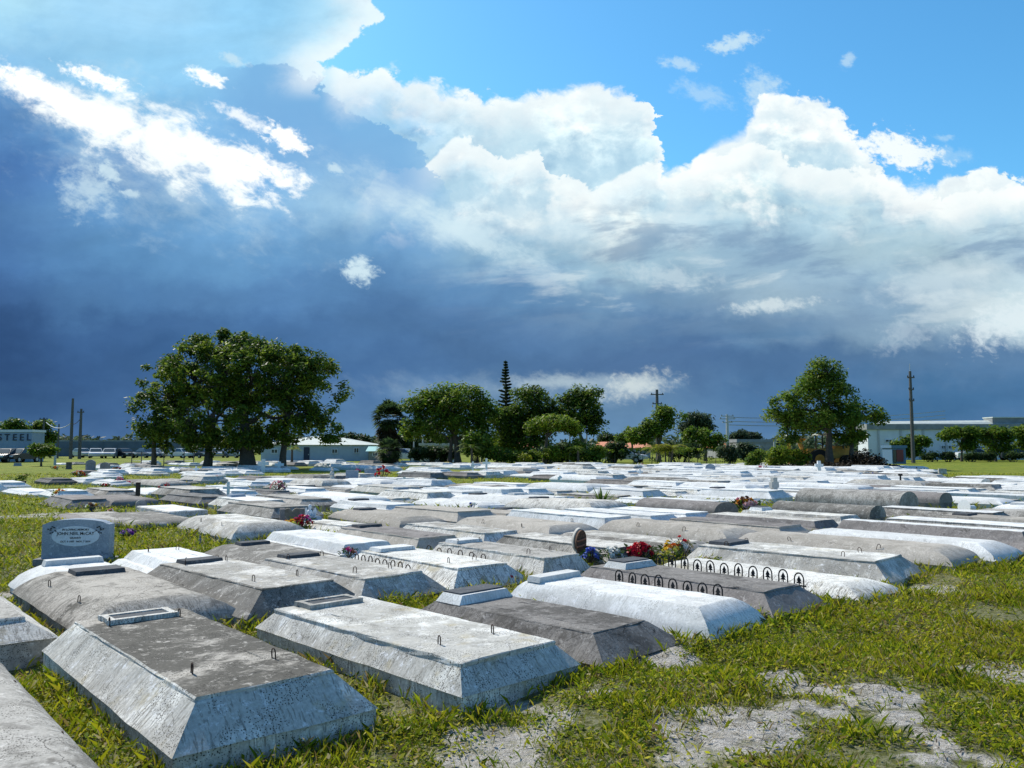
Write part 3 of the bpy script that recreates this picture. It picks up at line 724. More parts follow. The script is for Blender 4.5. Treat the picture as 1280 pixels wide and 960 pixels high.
for c in cells[:NIND]:
    d, k, a, b, x, y, mat, top, st, kk, px, py = c
    me, W, L, H, s = variant(st, mat, top, kk)
    o = link('burial_vault', me); o.location = (x, y, .09+rng.normal(0, .02)); o.rotation_euler = (rng.normal(0, .006), rng.normal(0, .008), HEAD+rng.normal(.03, .025))
    if rng.random() < .05: o.rotation_euler[1] += rng.normal(0, .03)
    v = 1+rng.normal(0, .05); o.scale = (v, 1+rng.normal(0, .05), 1+rng.normal(0, .1))
    has = ''
    if d < 24 and st != 'barrel' and rng.random() < .45:
        key = str(rng.choice(['slab', 'pale', 'blk'])); p = link('name_plaque', pl_me[key], o); p.location = (0, L/2-.25, H)
    if d < 15 and st in ('hip', 'tier', 'round') and rng.random() < .6:
        for u, v_ in ((-.6, .65), (.6, .65), (-.6, -.6), (.6, -.6)):
            p = link('lifting_ring', ref_ring, o); p.location = (u*W/2, v_*L/2, H); p.rotation_euler = (0, rng.normal(0, .15), R(90)+rng.normal(0, .3))
    col = CWORD[mat] if top == mat else {'light': 'pale', 'white': 'white', 'grey': 'light', 'oldwhite': 'dingy'}[top]+'-topped '+CWORD[mat]
    tag(o, f'{col} {SWORD[st]} vault', 'burial vault', 'burial vaults in the cemetery')
    ROWS.setdefault(k, []).append((b, o)); RECTS.append((a, b, L/2+s, W/2+s))
# labels: its own look, then its place in its row
for k, lst in ROWS.items():
    lst.sort(key=lambda q: q[0])
    for i, (b, o) in enumerate(lst):
        if o.type == 'MESH': o['label'] = f"{o['label']}, {ordn(i)} from the left in the {ordn(k)} row back"
# the remaining, farthest few hundred as one mass
rest = cells[NIND:]
if rest:
    Vs, Fs, Ms, mi = [], [], [], {}
    for d, k, a, b, x, y, mat, top, st, kk, px, py in rest:
        me, W, L, H, s = variant(st, mat, top, kk)
        an = HEAD+rng.normal(0, .02); cs, sn = math.cos(an), math.sin(an); n = len(Vs); sz = 1+rng.normal(0, .12)
        Vs += [(x+v.co.x*cs-v.co.y*sn, y+v.co.x*sn+v.co.y*cs, .09+v.co.z*sz) for v in me.vertices]
        for p in me.polygons:
            m_ = me.materials[p.material_index].name
            Fs.append(tuple(i+n for i in p.vertices)); Ms.append(mi.setdefault(m_, len(mi)))
    me = bpy.data.meshes.new('distant_graves'); me.from_pydata(Vs, [], Fs); me.update()
    for m_ in mi: me.materials.append(bpy.data.materials[m_])
    me.polygons.foreach_set('material_index', Ms); me.update()
    o = link('distant_graves', me); tag(o, 'mass of small white and grey vaults far off below the tree line', 'graves', kind='stuff')
ALLRECT = np.array(RECTS+[(c[2], c[3], 1.25, .5) for c in rest])
# ------------------------------------------------------------------ ground: one sheet to the horizon
def axis(fine0, fine1, st, far0, far1):
    c = list(np.arange(fine0, fine1, st)); g = st; p = c[-1]
    while p < far1: g *= 1.18; p += g; c.append(min(p, far1))
    g = st; p = c[0]; l = []
    while p > far0: g *= 1.18; p -= g; l.append(max(p, far0))
    return np.array(l[::-1]+c)
def build_ground():
    X = axis(-6, 10, .07, -3000, 3000); Y = axis(2.2, 16, .07, -400, 4200)
    gx, gy = np.meshgrid(X, Y); z = ground_z(gx, gy)
    s = sand(gx, gy)*((gy < 22) & (np.abs(gx) < 16))
    z = z-(1-s)*.012+s*((fbm(gx/.28, gy/.28, 71, 3)-.5)*.05)
    nx, ny = len(X), len(Y)
    V = np.stack([gx.ravel(), gy.ravel(), z.ravel()], 1)
    i = np.arange(nx*ny).reshape(ny, nx)
    F = np.stack([i[:-1, :-1].ravel(), i[:-1, 1:].ravel(), i[1:, 1:].ravel(), i[1:, :-1].ravel()], 1)
    m, t, bs = newmat('lawn_soil')
    tc = t.new('ShaderNodeTexCoord').outputs['Object']
    a = t.new('ShaderNodeAttribute'); a.attribute_name = 'sand'
    n1 = t.noise(tc, .35, 6, .65); n2 = t.noise(tc, 2.2, 6, .7); n3 = t.noise(tc, 25, 5, .7); n4 = t.noise(tc, 160, 4, .7)
    g = t.mix(t.ss(n2, .35, .65), (.09, .135, .012), (.20, .23, .016))
    g = t.mix(t.mul(t.ss(n1, .45, .62), .55), g, (.25, .24, .03))
    g = t.mix(t.mul(t.ss(n3, .5, .64), .6), g, (.035, .05, .012))
    g = t.mix(t.mul(t.ss(t.noise(tc, .9, 5, .7), .60, .70), .5), g, (.22, .195, .13))
    sc_ = t.mix(t.ss(n3, .35, .65), (.52, .49, .45), (.36, .33, .29))
    sc_ = t.mix(t.ss(n4, .50, .62), sc_, (.13, .11, .09))
    sc_ = t.mix(t.mul(t.ss(t.noise(tc, 7, 6, .72), .52, .62), .6), sc_, (.12, .11, .07))
    sc_ = t.mix(t.mul(t.ss(n4, .48, .36), .5), sc_, (.56, .54, .5))
    # near the camera the soil between the leaves shows
    near = t.ss(t.vm('LENGTH', tc), 26, 10)
    soil = t.mix(t.ss(n3, .42, .58), (.075, .068, .03), (.23, .21, .15))
    g = t.mix(t.mul(near, .7), g, soil)
    sm = t.ss(t.add(a.outputs['Fac'], t.mad(t.noise(tc, 9, 6, .7), 1.5, -.75)), .18, .62)
    t.put(bs.inputs['Base Color'], t.mix(sm, g, sc_)); bs.inputs['Roughness'].default_value = .95; bs.inputs['Specular IOR Level'].default_value = .15
    b = t.new('ShaderNodeBump'); b.inputs['Strength'].default_value = .8; b.inputs['Distance'].default_value = .03
    t.put(b.inputs['Height'], t.add(t.add(n3, t.mul(n4, .35)), t.mul(t.noise(tc, 9, 4, .6), 1.6))); t.put(bs.inputs['Normal'], b.outputs[0])
    o = fastmesh('ground', V, F, m)
    at_ = o.data.attributes.new('sand', 'FLOAT', 'POINT'); at_.data.foreach_set('value', s.ravel().astype(np.float32))
    o.data.polygons.foreach_set('use_smooth', np.ones(len(F), bool))
    o['kind'] = 'structure'
build_ground()
def strip(name, pts, z, mat):
    me = bpy.data.meshes.new(name); me.from_pydata([(x, y, z) for x, y in pts], [], [tuple(range(len(pts)))]); me.materials.append(mat)
    o = link(name, me); o['kind'] = 'structure'; return o
asph = simple('worn_asphalt', (.17, .155, .145), .9, 0, .25, 6, .3)
p0 = at(1110, 596.5, .1); p1 = at(1420, 597, .1); p2 = at(1420, 605, .1); p3 = at(1180, 601, .1)
strip('path', [(p0.x, p0.y), (p3.x, p3.y), (p2.x, p2.y), (p1.x+12, p1.y)], .115, asph)

# ------------------------------------------------------------------ grass and low weeds (uncountable)
def build_grass():
    rg = np.random.default_rng(21)
    V, C, T = [], [], []
    def sample(n, x0, x1, y0, y1):
        return rg.uniform(x0, x1, n), rg.uniform(y0, y1, n)
    bands = [(2.6, 6.5, 17000, .6), (6.5, 10, 9500, .8), (10, 16, 2900, 1.45), (16, 26, 800, 2.6), (26, 46, 130, 4.5)]
    Xs, Ys, Ks = [], [], []
    for y0, y1, den, k in bands:
        hw = y1*.72+.5
        n = int((y1-y0)*2*hw*den*(.62 if y0 > 6 else .62))
        x, y = sample(n, -hw, hw, y0, y1)
        keep = np.abs(x) < y*.70+.5
        x, y = x[keep], y[keep]
        a = x*AX[0]+y*AX[1]; b = x*BX[0]+y*BX[1]
        ok = np.ones(len(x), bool)
        for ra, rb, ha, hb in ALLRECT:
            m = (np.abs(a-ra) < ha-.03) & (np.abs(b-rb) < hb-.03); ok &= ~m
        x, y, a, b = x[ok], y[ok], a[ok], b[ok]
        cl = fbm(x/.22, y/.22, 31, 3)*.6+fbm(x/.9, y/.9, 37, 3)*.4
        s = sand(x, y) if y0 < 20 else np.zeros_like(x)
        pr = np.clip((cl-.30)*3.2, .05, 1)*(1-.985*np.clip(s*1.25, 0, 1)*(1-.55*sstep(fbm(x/.11, y/.11, 91, 3), .54, .68)))
        ok = rg.random(len(x)) < pr
        Xs.append(x[ok]); Ys.append(y[ok]); Ks.append(np.full(ok.sum(), k))
    x = np.concatenate(Xs); y = np.concatenate(Ys); k = np.concatenate(Ks); n = len(x)
    z = ground_z(x, y)-.012
    z = z+sand(x, y)*(fbm(x/.28, y/.28, 71, 3)-.5)*.05
    a = x*AX[0]+y*AX[1]; b = x*BX[0]+y*BX[1]; edge = np.full(n, 9.)
    for ra, rb, ha, hb in ALLRECT[:90]: edge = np.minimum(edge, np.maximum(np.abs(a-ra)-ha, np.abs(b-rb)-hb))
    edge = np.clip(1-np.maximum(edge, 0)/.22, 0, 1)
    cl = fbm(x/.45, y/.45, 41, 3); tuft = fbm(x/.3+9, y/.3, 43, 3)
    blade = rg.random(n) < np.where(tuft > .55, .52, .2)
    hgt = np.clip(fbm(x/.35, y/.35, 47, 2), 0, 1)+edge*.5
    th = rg.uniform(0, 2*np.pi, n); cx, cy = np.cos(th), np.sin(th)
    kk = np.sqrt(k)
    # broad leaves
    sl = (.006+.022*rg.random(n)**1.6)*kk*1.15; wl = sl*rg.uniform(.35, .6, n)
    zl = z+rg.random(n)**1.3*(.02+.07*hgt)*np.minimum(kk, 1.6)
    tilt = rg.normal(.25, .35, n); tl2 = rg.normal(0, .4, n)
    ux, uy, uz = cx*np.cos(tilt), cy*np.cos(tilt), np.sin(tilt)
    wx, wy, wz = -cy*np.cos(tl2), cx*np.cos(tl2), np.sin(tl2)
    P = np.stack([x, y, zl], 1); Uv = np.stack([ux, uy, uz], 1); Wv = np.stack([wx, wy, wz], 1)
    q = np.stack([P-Uv*sl[:, None], P+Wv*wl[:, None]+Uv*sl[:, None]*.1, P+Uv*sl[:, None], P-Wv*wl[:, None]+Uv*sl[:, None]*.1], 1)
    # blades
    hb = (.025+.085*rg.random(n)**1.5)*(.5+hgt*.85)*np.minimum(k, 2.2)**.4; wb = rg.uniform(.0014, .0027, n)*k
    lean = rg.uniform(.15, .95, n)*hb
    base = np.stack([x, y, z], 1); side = np.stack([-cy, cx, np.zeros(n)], 1); dr = np.stack([cx, cy, np.zeros(n)], 1); up = np.array([0, 0, 1.])
    midp = base+dr*(lean*.35)[:, None]+up*(hb*.62)[:, None]; tip = base+dr*lean[:, None]+up*hb[:, None]
    qb = np.stack([base-side*wb[:, None], base+side*wb[:, None], midp+side*(wb*.8)[:, None], tip], 1)
    q[blade] = qb[blade]
    pal = np.array([(.205, .24, .010), (.295, .295, .012), (.13, .185, .012), (.35, .31, .025), (.06, .095, .010), (.21, .15, .06), (.36, .31, .16)])
    dry = np.clip((fbm(x/.8, y/.8, 53, 3)-.45)*3, 0, 1)
    w = np.stack([.28+0*dry, .22+.15*dry, .2-.1*dry, .10+.14*dry, .12-.06*dry, .04+.14*dry, .03+.09*dry], 1); w = np.cumsum(w/w.sum(1, keepdims=True), 1)
    idx = (rg.random(n)[:, None] > w).sum(1).clip(0, 6)
    col = pal[idx]*(rg.uniform(.65, 1.4, n)*(.85+.5*cl))[:, None]
    o = fastmesh('grass', q.reshape(-1, 3), np.arange(n*4).reshape(n, 4), M['grass'], None, col)
    tag(o, 'yellow green lawn grass and low weeds with bare sandy spots', 'grass', kind='stuff')
    print('grass quads', n)
build_grass()
# dry twigs and straw on the bare sand
def build_straw():
    rg = np.random.default_rng(3); V = []
    for p, r in SANDW:
        n = int(r*650)
        x = p.x+rg.normal(0, r*.8, n); y = p.y+rg.normal(0, r*.9, n)
        a = x*AX[0]+y*AX[1]; b = x*BX[0]+y*BX[1]; ok = np.ones(n, bool)
        for ra, rb, ha, hb in ALLRECT[:60]: ok &= ~((np.abs(a-ra) < ha) & (np.abs(b-rb) < hb))
        x, y = x[ok], y[ok]; n = len(x)
        th = rg.uniform(0, np.pi, n); L = rg.uniform(.008, .035, n)*(1+1.5*(rg.random(n) < .06)); w = rg.uniform(.0010, .0032, n)
        z = ground_z(x, y)+sand(x, y)*(fbm(x/.28, y/.28, 71, 3)-.5)*.05+.002+rg.uniform(0, .012, n)
        d = np.stack([np.cos(th)*L, np.sin(th)*L, rg.normal(0, .006, n)], 1); s = np.stack([-np.sin(th)*w, np.cos(th)*w, np.zeros(n)], 1); c = np.stack([x, y, z], 1)
        V.append(np.stack([c-d-s, c-d+s, c+d+s, c+d-s], 1))
    V = np.concatenate(V); n = len(V)
    pal = np.array([(.13, .10, .065), (.30, .25, .16), (.07, .055, .04), (.45, .41, .32)])
    o = fastmesh('straw', V.reshape(-1, 3), np.arange(n*4).reshape(n, 4), M['grass'], None, pal[rg.integers(0, 4, n)])
    tag(o, 'dry straw and twigs scattered over the bare sand', 'straw', kind='stuff')
build_straw()
# ------------------------------------------------------------------ trees, palms, hedges
GREENS = {'ficus': [(.075, .13, .018), (.12, .18, .02), (.045, .08, .016), (.18, .23, .026)],
          'bright': [(.13, .21, .018), (.18, .25, .02), (.08, .14, .016), (.24, .27, .026)],
          'mid': [(.095, .17, .018), (.14, .21, .022), (.055, .105, .016), (.19, .24, .028)],
          'dark': [(.035, .065, .02), (.05, .085, .026), (.022, .042, .018), (.07, .105, .03)],
          'lime': [(.17, .22, .018), (.22, .25, .02), (.11, .18, .016), (.24, .22, .026)],
          'blue': [(.055, .085, .042), (.07, .105, .055), (.04, .065, .034), (.085, .115, .06)]}
def leaves(name, centres, rads, per, size, seed, pal, parent, flat=.65, mat='leaf', up=.6):
    rg = np.random.default_rng(seed)
    centres = np.asarray(centres, float); rads = np.asarray(rads, float)
    n = len(centres)*per
    ci = np.repeat(np.arange(len(centres)), per)
    d = rg.normal(0, 1, (n, 3)); d /= np.linalg.norm(d, axis=1, keepdims=True)
    r = rg.random(n)**.45
    P = centres[ci]+d*(r*rads[ci])[:, None]*np.array([1, 1, flat])
    nrm = rg.normal(0, 1, (n, 3)); nrm[:, 2] = np.abs(nrm[:, 2])+up; nrm += d*.5; nrm /= np.linalg.norm(nrm, axis=1, keepdims=True)
    t = np.cross(nrm, rg.normal(0, 1, (n, 3))); t /= np.linalg.norm(t, axis=1, keepdims=True); b = np.cross(nrm, t)
    s = size*rg.uniform(.6, 1.3, n)
    q = np.stack([P-t*s[:, None], P+b*(s*.45)[:, None], P+t*s[:, None], P-b*(s*.45)[:, None]], 1)
    pal = np.array(pal); base = rg.choice(4, len(centres), p=[.35, .25, .22, .18])
    idx = np.where(rg.random(n) < .6, base[ci], rg.integers(0, 4, n))
    col = pal[idx]*rg.uniform(.75, 1.3, n)[:, None]
    return fastmesh(name, q.reshape(-1, 3), np.arange(n*4).reshape(n, 4), M[mat], parent, col)
def qpath(a, b, sag, n=6):
    a, b = Vector(a), Vector(b); m = (a+b)/2+Vector((0, 0, sag))
    return [a*(1-t)**2+m*2*t*(1-t)+b*t*t for t in [i/(n-1) for i in range(n)]]
def tree(name, px, base_y, lobes, label, cat='tree', depth=None, nclump=90, per=90, size=.16, pal='mid', trunks=None, tr=.22, fork=.45, group=None, seed=1, clr=.8, dens_in=.35, z0=.1, flat=.7, limbs=True):
    """lobes: (px, py, rx, ry) in the photograph's scale at the tree's own distance; become ellipsoids of real size"""
    rg = np.random.default_rng(seed)
    if depth is None: depth = at(px, base_y, z0).y
    k = depth/FPX
    o = far(px, depth, z0)
    t = thing(name, o, label, cat, group)
    L = []
    for lx, ly, rx, ry in lobes:
        L.append((np.array([(lx-px)*k, 0, height(ly, depth)-z0]), rx*k, ry*k))
    vol = np.array([l[1]**1.6*l[2] for l in L]); vol /= vol.sum()
    cs, rs = [], []
    zmin = min(l[0][2]-l[2] for l in L); zmax = max(l[0][2]+l[2] for l in L)
    for i in range(nclump):
        c, rx, rz = L[rg.choice(len(L), p=vol)]
        d = rg.normal(0, 1, 3); d /= np.linalg.norm(d)
        r = (rg.random()**.33 if rg.random() < dens_in else rg.uniform(.72, .97))
        cr = clr*rg.uniform(.6, 1.25)
        dd = np.array([max(rx-cr*.7, rx*.3), max(rx*.85-cr*.7, .3), max(rz-cr*.45, rz*.3)])
        q = c+d*r*dd
        if q[2] < .5: q[2] = .5+rg.random()*.3
        cs.append(q); rs.append(cr)
    leaves('crown', cs, rs, per, size, seed+100, GREENS[pal], t, flat)
    # trunk and limbs
    mb = MB()
    H = zmax-max(zmin, 0)
    tl = trunks or [(px, tr)]
    forks = []
    for tx, r in tl:
        bx = (tx-px)*k; by = rg.normal(0, .3) if tx != px else 0
        fz = max(zmin, 0)+H*fork*.6 if trunks is None else max(zmin, 0)+H*fork*rg.uniform(.4, .7)
        lean = rg.normal(0, .12*fz)
        pts = [Vector((bx+lean*(i/5)**1.5+rg.normal(0, r*.15), by+rg.normal(0, r*.15), -.2+(fz+.2)*i/5)) for i in range(6)]
        mb.tube(pts, [r*(1.5 if i == 0 else 1.15 if i == 1 else 1-.07*i) for i in range(6)], 9)
        forks.append((pts[-1], r*.6)); forks.append((pts[3].lerp(pts[4], .5), r*.45))
    if limbs:
        prim = []
        for i in range(7+len(tl)*2):
            f, r = forks[rg.integers(0, len(forks))]
            c, rx, rz = L[rg.choice(len(L), p=vol)]
            d = rg.normal(0, 1, 3); d /= np.linalg.norm(d); e = c+d*np.array([rx, rx*.8, rz])*.6; e[2] = max(e[2], f.z+.3)
            p = qpath(f, e, rg.uniform(-.02, .14)*H, 7); p = [q_+Vector(rg.normal(0, .035*H, 3))*(.0 if j_ == 0 else .4) for j_, q_ in enumerate(p)]
            mb.tube(p, [r*(1-.88*j/6)+.010 for j in range(7)], 6); prim += p[2:]
        pa = np.array([tuple(p) for p in prim])
        for i in range(0, len(cs), 1):
            c = cs[i]; dj = np.linalg.norm(pa-c, axis=1)+(pa[:, 2] > c[2]+.2)*1.5; j = np.argmin(dj)
            if dj[j] > 2.6: continue
            mb.tube(qpath(pa[j], c, .1, 4), [tr*.10+.010, tr*.07+.008, tr*.04+.006, .006], 4)
    mb.build('trunk', M['bark'], t, True, 60)
    return t
tree('banyan_tree', 313, 586, [(300, 470, 105, 50), (215, 480, 46, 44), (395, 485, 48, 46), (200, 525, 38, 32), (235, 540, 60, 24), (300, 520, 112, 46), (385, 535, 52, 26), (280, 432, 55, 22), (345, 440, 45, 20), (420, 548, 30, 9), (180, 505, 22, 20), (178, 540, 26, 18), (275, 418, 16, 8), (300, 548, 80, 20), (260, 555, 80, 14), (330, 470, 90, 50), (425, 488, 22, 18), (200, 458, 30, 18), (390, 452, 32, 18), (240, 432, 30, 14)],
     'huge spreading dark tree with several trunks, left of centre', nclump=720, per=80, size=.15, pal='ficus', trunks=[(313, .46), (262, .26), (355, .2), (196, .16)], tr=.4, fork=.75, seed=11, clr=.62, dens_in=.22, flat=.75)
tree('shade_tree', 570, 579, [(570, 502, 48, 27), (522, 508, 24, 20), (604, 515, 24, 24), (555, 532, 46, 22), (516, 535, 16, 16), (600, 545, 24, 20), (545, 495, 30, 14)],
     'broad leafy tree right of the shaggy palm, in front of the cone-shaped pine', depth=73, nclump=230, per=80, size=.17, pal='mid', trunks=[(573, .28), (562, .2)], tr=.24, seed=12, clr=1.0)
tree('shade_tree', 668, 579, [(662, 503, 32, 24), (635, 530, 30, 30), (678, 530, 28, 26), (694, 512, 18, 18), (650, 555, 34, 18)],
     'dark dense tree just right of the cone-shaped pine', depth=77, nclump=190, per=80, size=.17, pal='ficus', tr=.26, seed=13, clr=1.0)
tree('shade_tree', 733, 578, [(733, 492, 24, 14), (728, 515, 31, 24), (744, 530, 18, 16), (712, 500, 15, 14)],
     'airy dark tree with ragged top against the bright gap of sky', depth=76, nclump=110, per=62, size=.17, pal='ficus', tr=.2, seed=14, clr=.8)
tree('shade_tree', 680, 580, [(690, 530, 36, 13), (668, 535, 14, 10), (715, 536, 18, 12)],
     'low flat-topped light green tree in front of the dark one', depth=70, nclump=60, per=75, size=.15, pal='bright', tr=.17, fork=.9, seed=15, clr=.75)
tree('shade_tree', 822, 566, [(828, 515, 18, 12), (815, 535, 20, 14), (800, 545, 20, 12), (835, 530, 10, 10), (850, 520, 5, 4)],
     'lopsided green tree beside the tall pole right of centre', depth=88, nclump=80, per=70, size=.19, pal='mid', tr=.2, seed=16, clr=.95)
tree('shade_tree', 870, 560, [(872, 524, 22, 11), (880, 535, 14, 8), (860, 535, 18, 10)],
     'grey green rounded tree behind the hedge right of the tall pole', depth=120, nclump=70, per=60, size=.26, pal='blue', tr=.3, seed=17, clr=1.3)
tree('shade_tree', 880, 570, [(878, 548, 22, 14), (862, 545, 12, 12), (895, 552, 14, 12)],
     'dark round tree standing right behind the hedge', depth=92, nclump=60, per=70, size=.2, pal='mid', tr=.2, seed=18, clr=.95)
tree('shade_tree', 928, 565, [(928, 545, 16, 9), (915, 548, 8, 7), (942, 548, 10, 8)],
     'small grey green tree between the lattice pole and the large right tree', depth=125, nclump=45, per=50, size=.28, pal='blue', tr=.25, seed=19, clr=1.2)
tree('shade_tree', 790, 566, [(790, 542, 14, 9), (778, 548, 10, 7)], 'small bushy tree left of the lopsided tree', depth=100, nclump=40, per=60, size=.2, pal='mid', tr=.15, seed=20, clr=.9)
tree('oak_tree', 1034, 585, [(1030, 462, 26, 20), (1045, 470, 20, 14), (1012, 480, 26, 16), (1030, 492, 46, 22), (985, 508, 32, 22), (1065, 515, 38, 18), (1025, 525, 60, 20), (965, 520, 18, 14), (1095, 522, 14, 12), (1060, 545, 26, 12), (985, 545, 22, 14)],
     'large tall green tree towering over the yellow digger on the right', depth=58, nclump=230, per=85, size=.13, pal='mid', trunks=[(1034, .26), (1062, .16)], tr=.24, fork=.55, seed=21, clr=.72, dens_in=.3)
for i, (px, lobes, lab, sd) in enumerate([
    (1137, [(1137, 552, 22, 9), (1120, 556, 10, 7), (1152, 553, 10, 7), (1135, 564, 18, 8)], 'low dark shrub tree in front of the pale warehouse, left of the others', 31),
    (1198, [(1198, 540, 26, 8), (1180, 545, 12, 6), (1215, 545, 14, 8), (1205, 555, 16, 10)], 'umbrella-shaped small tree in front of the warehouse', 32),
    (1240, [(1235, 540, 24, 9), (1252, 545, 18, 10), (1225, 552, 16, 10), (1245, 560, 18, 9)], 'broad small tree before the warehouse and parked vehicles', 33),
    (1278, [(1276, 540, 18, 9), (1285, 552, 18, 12), (1270, 556, 10, 8)], 'small tree before the warehouse cut by the right picture edge', 34)]):
    tree('street_tree', px, 573, lobes, lab, depth=88+i*.8, nclump=70, per=60, size=.19, pal='mid', tr=.13, seed=sd, clr=.75, group='small trees before the warehouse')
tree('street_tree', 56, 580, [(56, 563, 16, 8), (48, 560, 8, 6), (66, 562, 9, 7)], 'small loose tree right of the lettered building', depth=66, nclump=46, per=50, size=.15, pal='mid', tr=.08, seed=41, clr=.6)
for px, lobes, lab, sd, dp in [(22, [(20, 533, 18, 10), (5, 540, 20, 10), (30, 545, 12, 10)], 'bushy tree behind the lettered building', 42, 118), (56, [(56, 531, 14, 6), (48, 540, 16, 9), (66, 545, 10, 9), (54, 552, 16, 8)], 'sparse spreading tree behind the thin poles at left', 43, 122),
                               (-60, [(-60, 535, 30, 14), (-30, 540, 20, 12)], 'bushy tree behind the lettered building beyond the left edge', 44, 118)]:
    tree('street_tree', px, 570, lobes, lab, depth=dp, nclump=60, per=55, size=.26, pal='mid', tr=.2, seed=sd, clr=1.2)
for px, lobes, lab, sd, dp, pal in [(512, [(515, 552, 22, 12), (500, 556, 14, 10)], 'dark round tree behind the white cabin', 51, 112, 'dark'), (548, [(548, 552, 20, 8), (535, 556, 14, 8)], 'grey green tree behind the cabin at its right', 52, 115, 'dark'),
                                   (456, [(452, 552, 18, 8), (440, 548, 12, 6)], 'dark tree behind the pale hipped roof', 53, 118, 'dark'), (757, [(757, 548, 12, 5)], 'small far round tree left of the orange roof', 54, 150, 'dark'),
                                   (1180, [(945, 560, 1, 1)], '', 0, 0, '')]:
    if lab: tree('street_tree', px, 570, lobes, lab, depth=dp, nclump=45, per=55, size=.26, pal=pal, tr=.25, seed=sd, clr=1.3)
# bushes and hedge
def bush(name, px, by, lobes, label, depth, pal, seed, n=40, per=60, size=.12, clr=.45, cat='bush', group=None, z0=.1):
    k = depth/FPX; t = thing(name, far(px, depth, z0), label, cat, group); rg = np.random.default_rng(seed); cs = []; rs = []
    A_ = np.array([l[2]*l[3] for l in lobes], float); A_ /= A_.sum()
    for i in range(n):
        lx, ly, rx, ry = lobes[rg.choice(len(lobes), p=A_)]
        d = rg.normal(0, 1, 3); d /= np.linalg.norm(d); r = rg.random()**.4
        cs.append(np.array([(lx-px)*k+d[0]*r*rx*k, d[1]*r*rx*k*.7, max(.15, height(ly, depth)-z0+d[2]*r*ry*k)])); rs.append(clr*rg.uniform(.6, 1.3))
    leaves('foliage', cs, rs, per, size, seed+7, GREENS[pal], t, .8)
    mb = MB()
    for c in cs[::4]: mb.tube(qpath((c[0]*.3, c[1]*.3, -.1), c, .05, 4), [.04, .03, .02, .01], 4)
    mb.build('stem', M['bark'], t)
    return t
bush('bush', 980, 582, [(975, 570, 16, 10), (995, 572, 14, 9), (962, 575, 8, 8)], 'leafy bush in front of the yellow digger', 57, 'bright', 61, 70, 60, .11, .45)
bush('bush', 945, 583, [(945, 573, 8, 9), (938, 578, 8, 5)], 'small bush left of the bush hiding the digger', 56, 'mid', 62, 30, 60, .1, .35)
bush('bush', 600, 578, [(598, 560, 20, 12), (590, 550, 12, 8), (610, 555, 12, 8)], 'big-leaved bush in front of the broad leafy tree', 68, 'mid', 63, 60, 50, .17, .6)
bush('bush', 690, 579, [(690, 567, 12, 7)], 'round light green bush at the foot of the flat-topped tree', 68, 'bright', 64, 30, 50, .12, .45)
bush('bush', 640, 579, [(640, 570, 22, 8), (665, 572, 16, 7)], 'dark bush below the cone-shaped pine', 69, 'mid', 65, 50, 50, .13, .5)
bush('bush', 655, 579, [(655, 574, 8, 5)], 'lime bush between two dark bushes', 67.5, 'lime', 66, 16, 50, .1, .35)
bush('bush', 735, 578, [(720, 562, 14, 12), (740, 566, 18, 12)], 'dark shrub with long leaves left of the clipped hedge', 69, 'mid', 67, 60, 50, .15, .5)
bush('bush', 912, 578, [(908, 566, 12, 10)], 'pale bush at the right end of the clipped hedge', 71, 'blue', 68, 34, 50, .13, .5)
for i, (px, w) in enumerate([(1160, 12), (1180, 10), (1210, 12), (1262, 14), (1232, 10)]):
    bush('bush', px, 575, [(px, 570, w, 4)], ['dark low bush by the warehouse beside the blue kiosk', 'dark low bush by the warehouse under the first small tree', 'dark low bush by the warehouse under the umbrella-shaped tree', 'dark low bush by the warehouse near the right edge', 'dark low bush by the warehouse under the broad small tree'][i], 85.5, 'dark', 70+i, 22, 45, .14, .4, group='low bushes along the warehouse')
for i, (px, lobes, lab, dp, pl) in enumerate([(545, [(540, 566, 26, 8), (560, 570, 14, 7)], 'dark bush under the left side of the broad leafy tree', 76, 'dark'), (625, [(622, 562, 20, 14), (640, 566, 16, 11)], 'tall dark bush at the foot of the cone-shaped pine', 80, 'dark'),
        (700, [(700, 566, 22, 12), (685, 570, 14, 8)], 'dark undergrowth behind the flat-topped tree', 80, 'dark'), (765, [(768, 563, 12, 9)], 'dark bush between the shrub and the white car', 80, 'dark'), (930, [(930, 564, 14, 9), (942, 566, 10, 7)], 'grey green bush in front of the grey shed', 90, 'blue'), (850, [(838, 562, 14, 8), (862, 562, 14, 8)], 'dark bush rising behind the long hedge', 80, 'dark')]):
    bush('bush', px, 578, lobes, lab, dp, pl, 300+i, 60, 55, .17, .6)
def hedge(x0, x1, y0, depth, label, seed, thick=1.6):
    k = depth/FPX; c = far((x0+x1)/2, depth, .1); t = thing('hedge', c, label, 'hedge'); rg = np.random.default_rng(seed)
    w = (x1-x0)*k; h = height(y0, depth)-.1; n = int(w*h*thick*2.4); cs = []
    for i in range(n):
        q = np.array([rg.uniform(-w/2, w/2), rg.uniform(-thick/2, thick/2), rg.uniform(.1, h-.15)])
        f = rg.integers(0, 3)
        if f == 0: q[2] = h-.15
        elif f == 1: q[1] = -thick/2
        cs.append(q+rg.normal(0, .06, 3))
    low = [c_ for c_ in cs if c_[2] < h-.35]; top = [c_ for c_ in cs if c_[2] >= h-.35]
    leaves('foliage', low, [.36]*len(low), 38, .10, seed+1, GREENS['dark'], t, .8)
    leaves('new_growth', top, [.32]*len(top), 42, .10, seed+2, GREENS['bright'], t, .5)  # leaves near the top take the brighter green palette
    mb = MB()
    for i in range(int(w/.8)): mb.tube([(-w/2+.4+i*.8, 0, -.1), (-w/2+.45+i*.8, rg.normal(0, .1), h*.7)], [.04, .02], 5)
    mb.build('stem', M['bark'], t)
hedge(750, 776, 561, 72, 'short clipped hedge left of the parked white car', 81)
